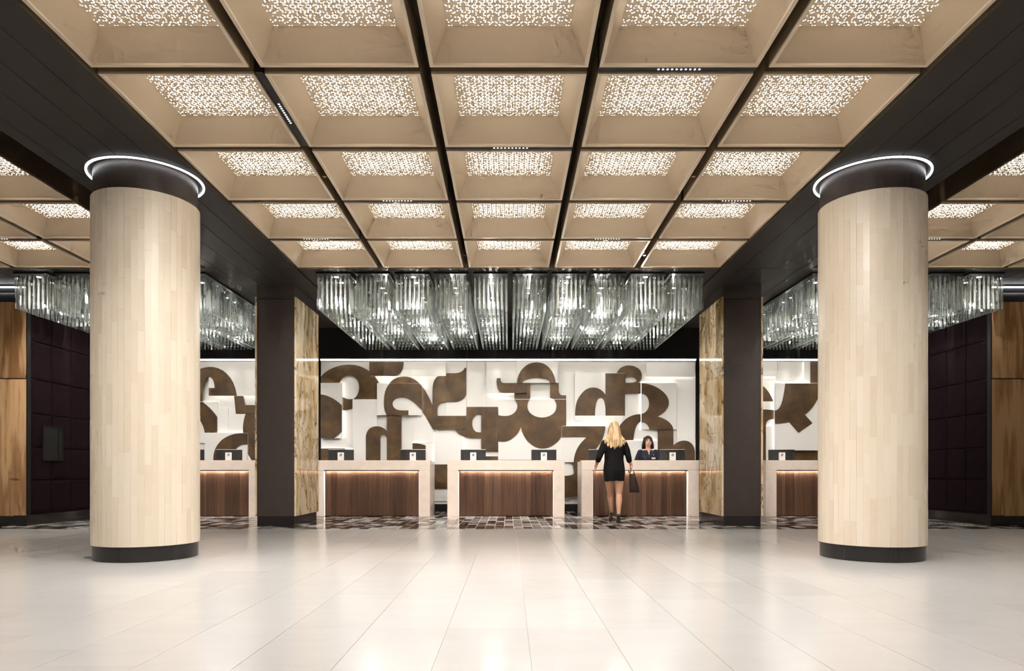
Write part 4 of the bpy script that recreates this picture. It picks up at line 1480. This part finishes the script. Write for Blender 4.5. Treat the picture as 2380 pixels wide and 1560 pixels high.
for s in (-1, 1):
    jk.tube([(s * 0.165, 0, 1.292), (s * 0.215, -0.01, 1.18), (s * 0.235, -0.02, 1.04)], [0.066, 0.060, 0.054], 14)
    jk.tube([(s * 0.235, -0.02, 1.04), (s * 0.185, -0.115, 0.955), (s * 0.135, -0.180, 0.915)], [0.052, 0.046, 0.040], 14)
jo = link('jacket', remesh(jk, 'jacket', M['navy'], 0.008, 3), rec)
tr = MB()
for s in (-1, 1):
    tr.tube([(s * 0.085, 0, 0.86), (s * 0.09, -0.01, 0.50), (s * 0.09, 0.0, 0.09)], [0.105, 0.076, 0.060], 16)
link('trousers', remesh(tr, 'trousers', M['navy'], 0.01, 2), rec)
for s in (-1, 1):
    link('shoe', MB().tube([(s * 0.09, 0.03, 0.045), (s * 0.10, -0.15, 0.036)], [0.045, 0.036], 14).mesh('shoe', M['shoe'], smooth=True), rec)
cl = MB().add([(-0.038, -0.062, 1.36), (0.038, -0.062, 1.36), (0.0, -0.128, 1.255), (-0.03, -0.055, 1.375), (0.03, -0.055, 1.375), (0, -0.09, 1.25)], [(0, 1, 2), (3, 4, 5), (0, 2, 5, 3), (1, 4, 5, 2), (0, 3, 4, 1)])
link('shirt_collar', cl.mesh('shirt_collar', M['skin']), rec)
link('shirt_front', MB().ell((0.0, -0.121, 1.262), (0.010, 0.006, 0.020), 10, 8).mesh('shirt_front', M['white'], smooth=True), rec)
link('name_badge', MB().box(0.052, 0.130, -0.139, -0.130, 1.150, 1.185).mesh('name_badge', M['silver']), rec)
for bx_, bz_ in ((-0.10, 1.215), (-0.078, 1.16), (0.088, 1.240), (0.076, 1.30)):
    yb = -0.137 if bz_ < 1.25 else -0.115
    link('button', MB().ell((bx_, yb, bz_), (0.008, 0.006, 0.008), 10, 6).mesh('button', M['silver'], smooth=True), rec)
for s in (-1, 1):
    link('eye', MB().ell((s * 0.030, -0.086, hc + 0.012), (0.013, 0.008, 0.006), 12, 8).mesh('eye', M['eye'], smooth=True), rec)
    link('eyebrow', MB().tube([(s * 0.014, -0.093, hc + 0.031), (s * 0.030, -0.092, hc + 0.036), (s * 0.046, -0.082, hc + 0.030)], [0.003, 0.004, 0.002], 8).mesh('eyebrow', M['brunette'], smooth=True), rec)
mo = link('mouth', MB().tube([(-0.028, -0.084, hc - 0.052), (-0.014, -0.094, hc - 0.061), (0, -0.097, hc - 0.064), (0.014, -0.094, hc - 0.061), (0.028, -0.084, hc - 0.052)], [0.004, 0.008, 0.010, 0.008, 0.004], 10).mesh('mouth', M['lip'], smooth=True), rec)
link('teeth', MB().tube([(-0.019, -0.0965, hc - 0.055), (0, -0.1045, hc - 0.0605), (0.019, -0.0965, hc - 0.055)], [0.003, 0.0045, 0.003], 8).mesh('teeth', M['teeth'], smooth=True), mo)
hq = MB()
hq.ell((0, 0.006, hc + 0.020), (0.091, 0.108, 0.116))
for i in range(22):
    a = PI * (0.02 + 0.96 * i / 21)           # from one temple round the back to the other
    x0, y0 = 0.088 * math.cos(a), 0.010 + 0.088 * math.sin(a)
    fl = 1.0 + 0.18 * abs(math.cos(a))
    hq.tube([(x0 * 0.8, y0 * 0.8, hc + 0.08), (x0, y0, hc + 0.02), (x0 * fl * 1.05, y0, hc - 0.07), (x0 * fl * 1.16, y0 * 0.95, hc - 0.135 + 0.01 * math.sin(i * 2.1))], [0.020, 0.021, 0.024, 0.014], 10)
hme = remesh(hq, 'hair', M['brunette'], 0.0065, 2)
# open the face
bm = bmesh.new()
bm.from_mesh(hme)
kill = [f for f in bm.faces if (lambda c: c.y < -0.045 and abs(c.x) < 0.066 and c.z < hc + 0.066 - 0.45 * abs(c.x))(f.calc_center_median())]
bmesh.ops.delete(bm, geom=kill, context='FACES')
bm.to_mesh(hme)
bm.free()
link('hair', hme, rec)
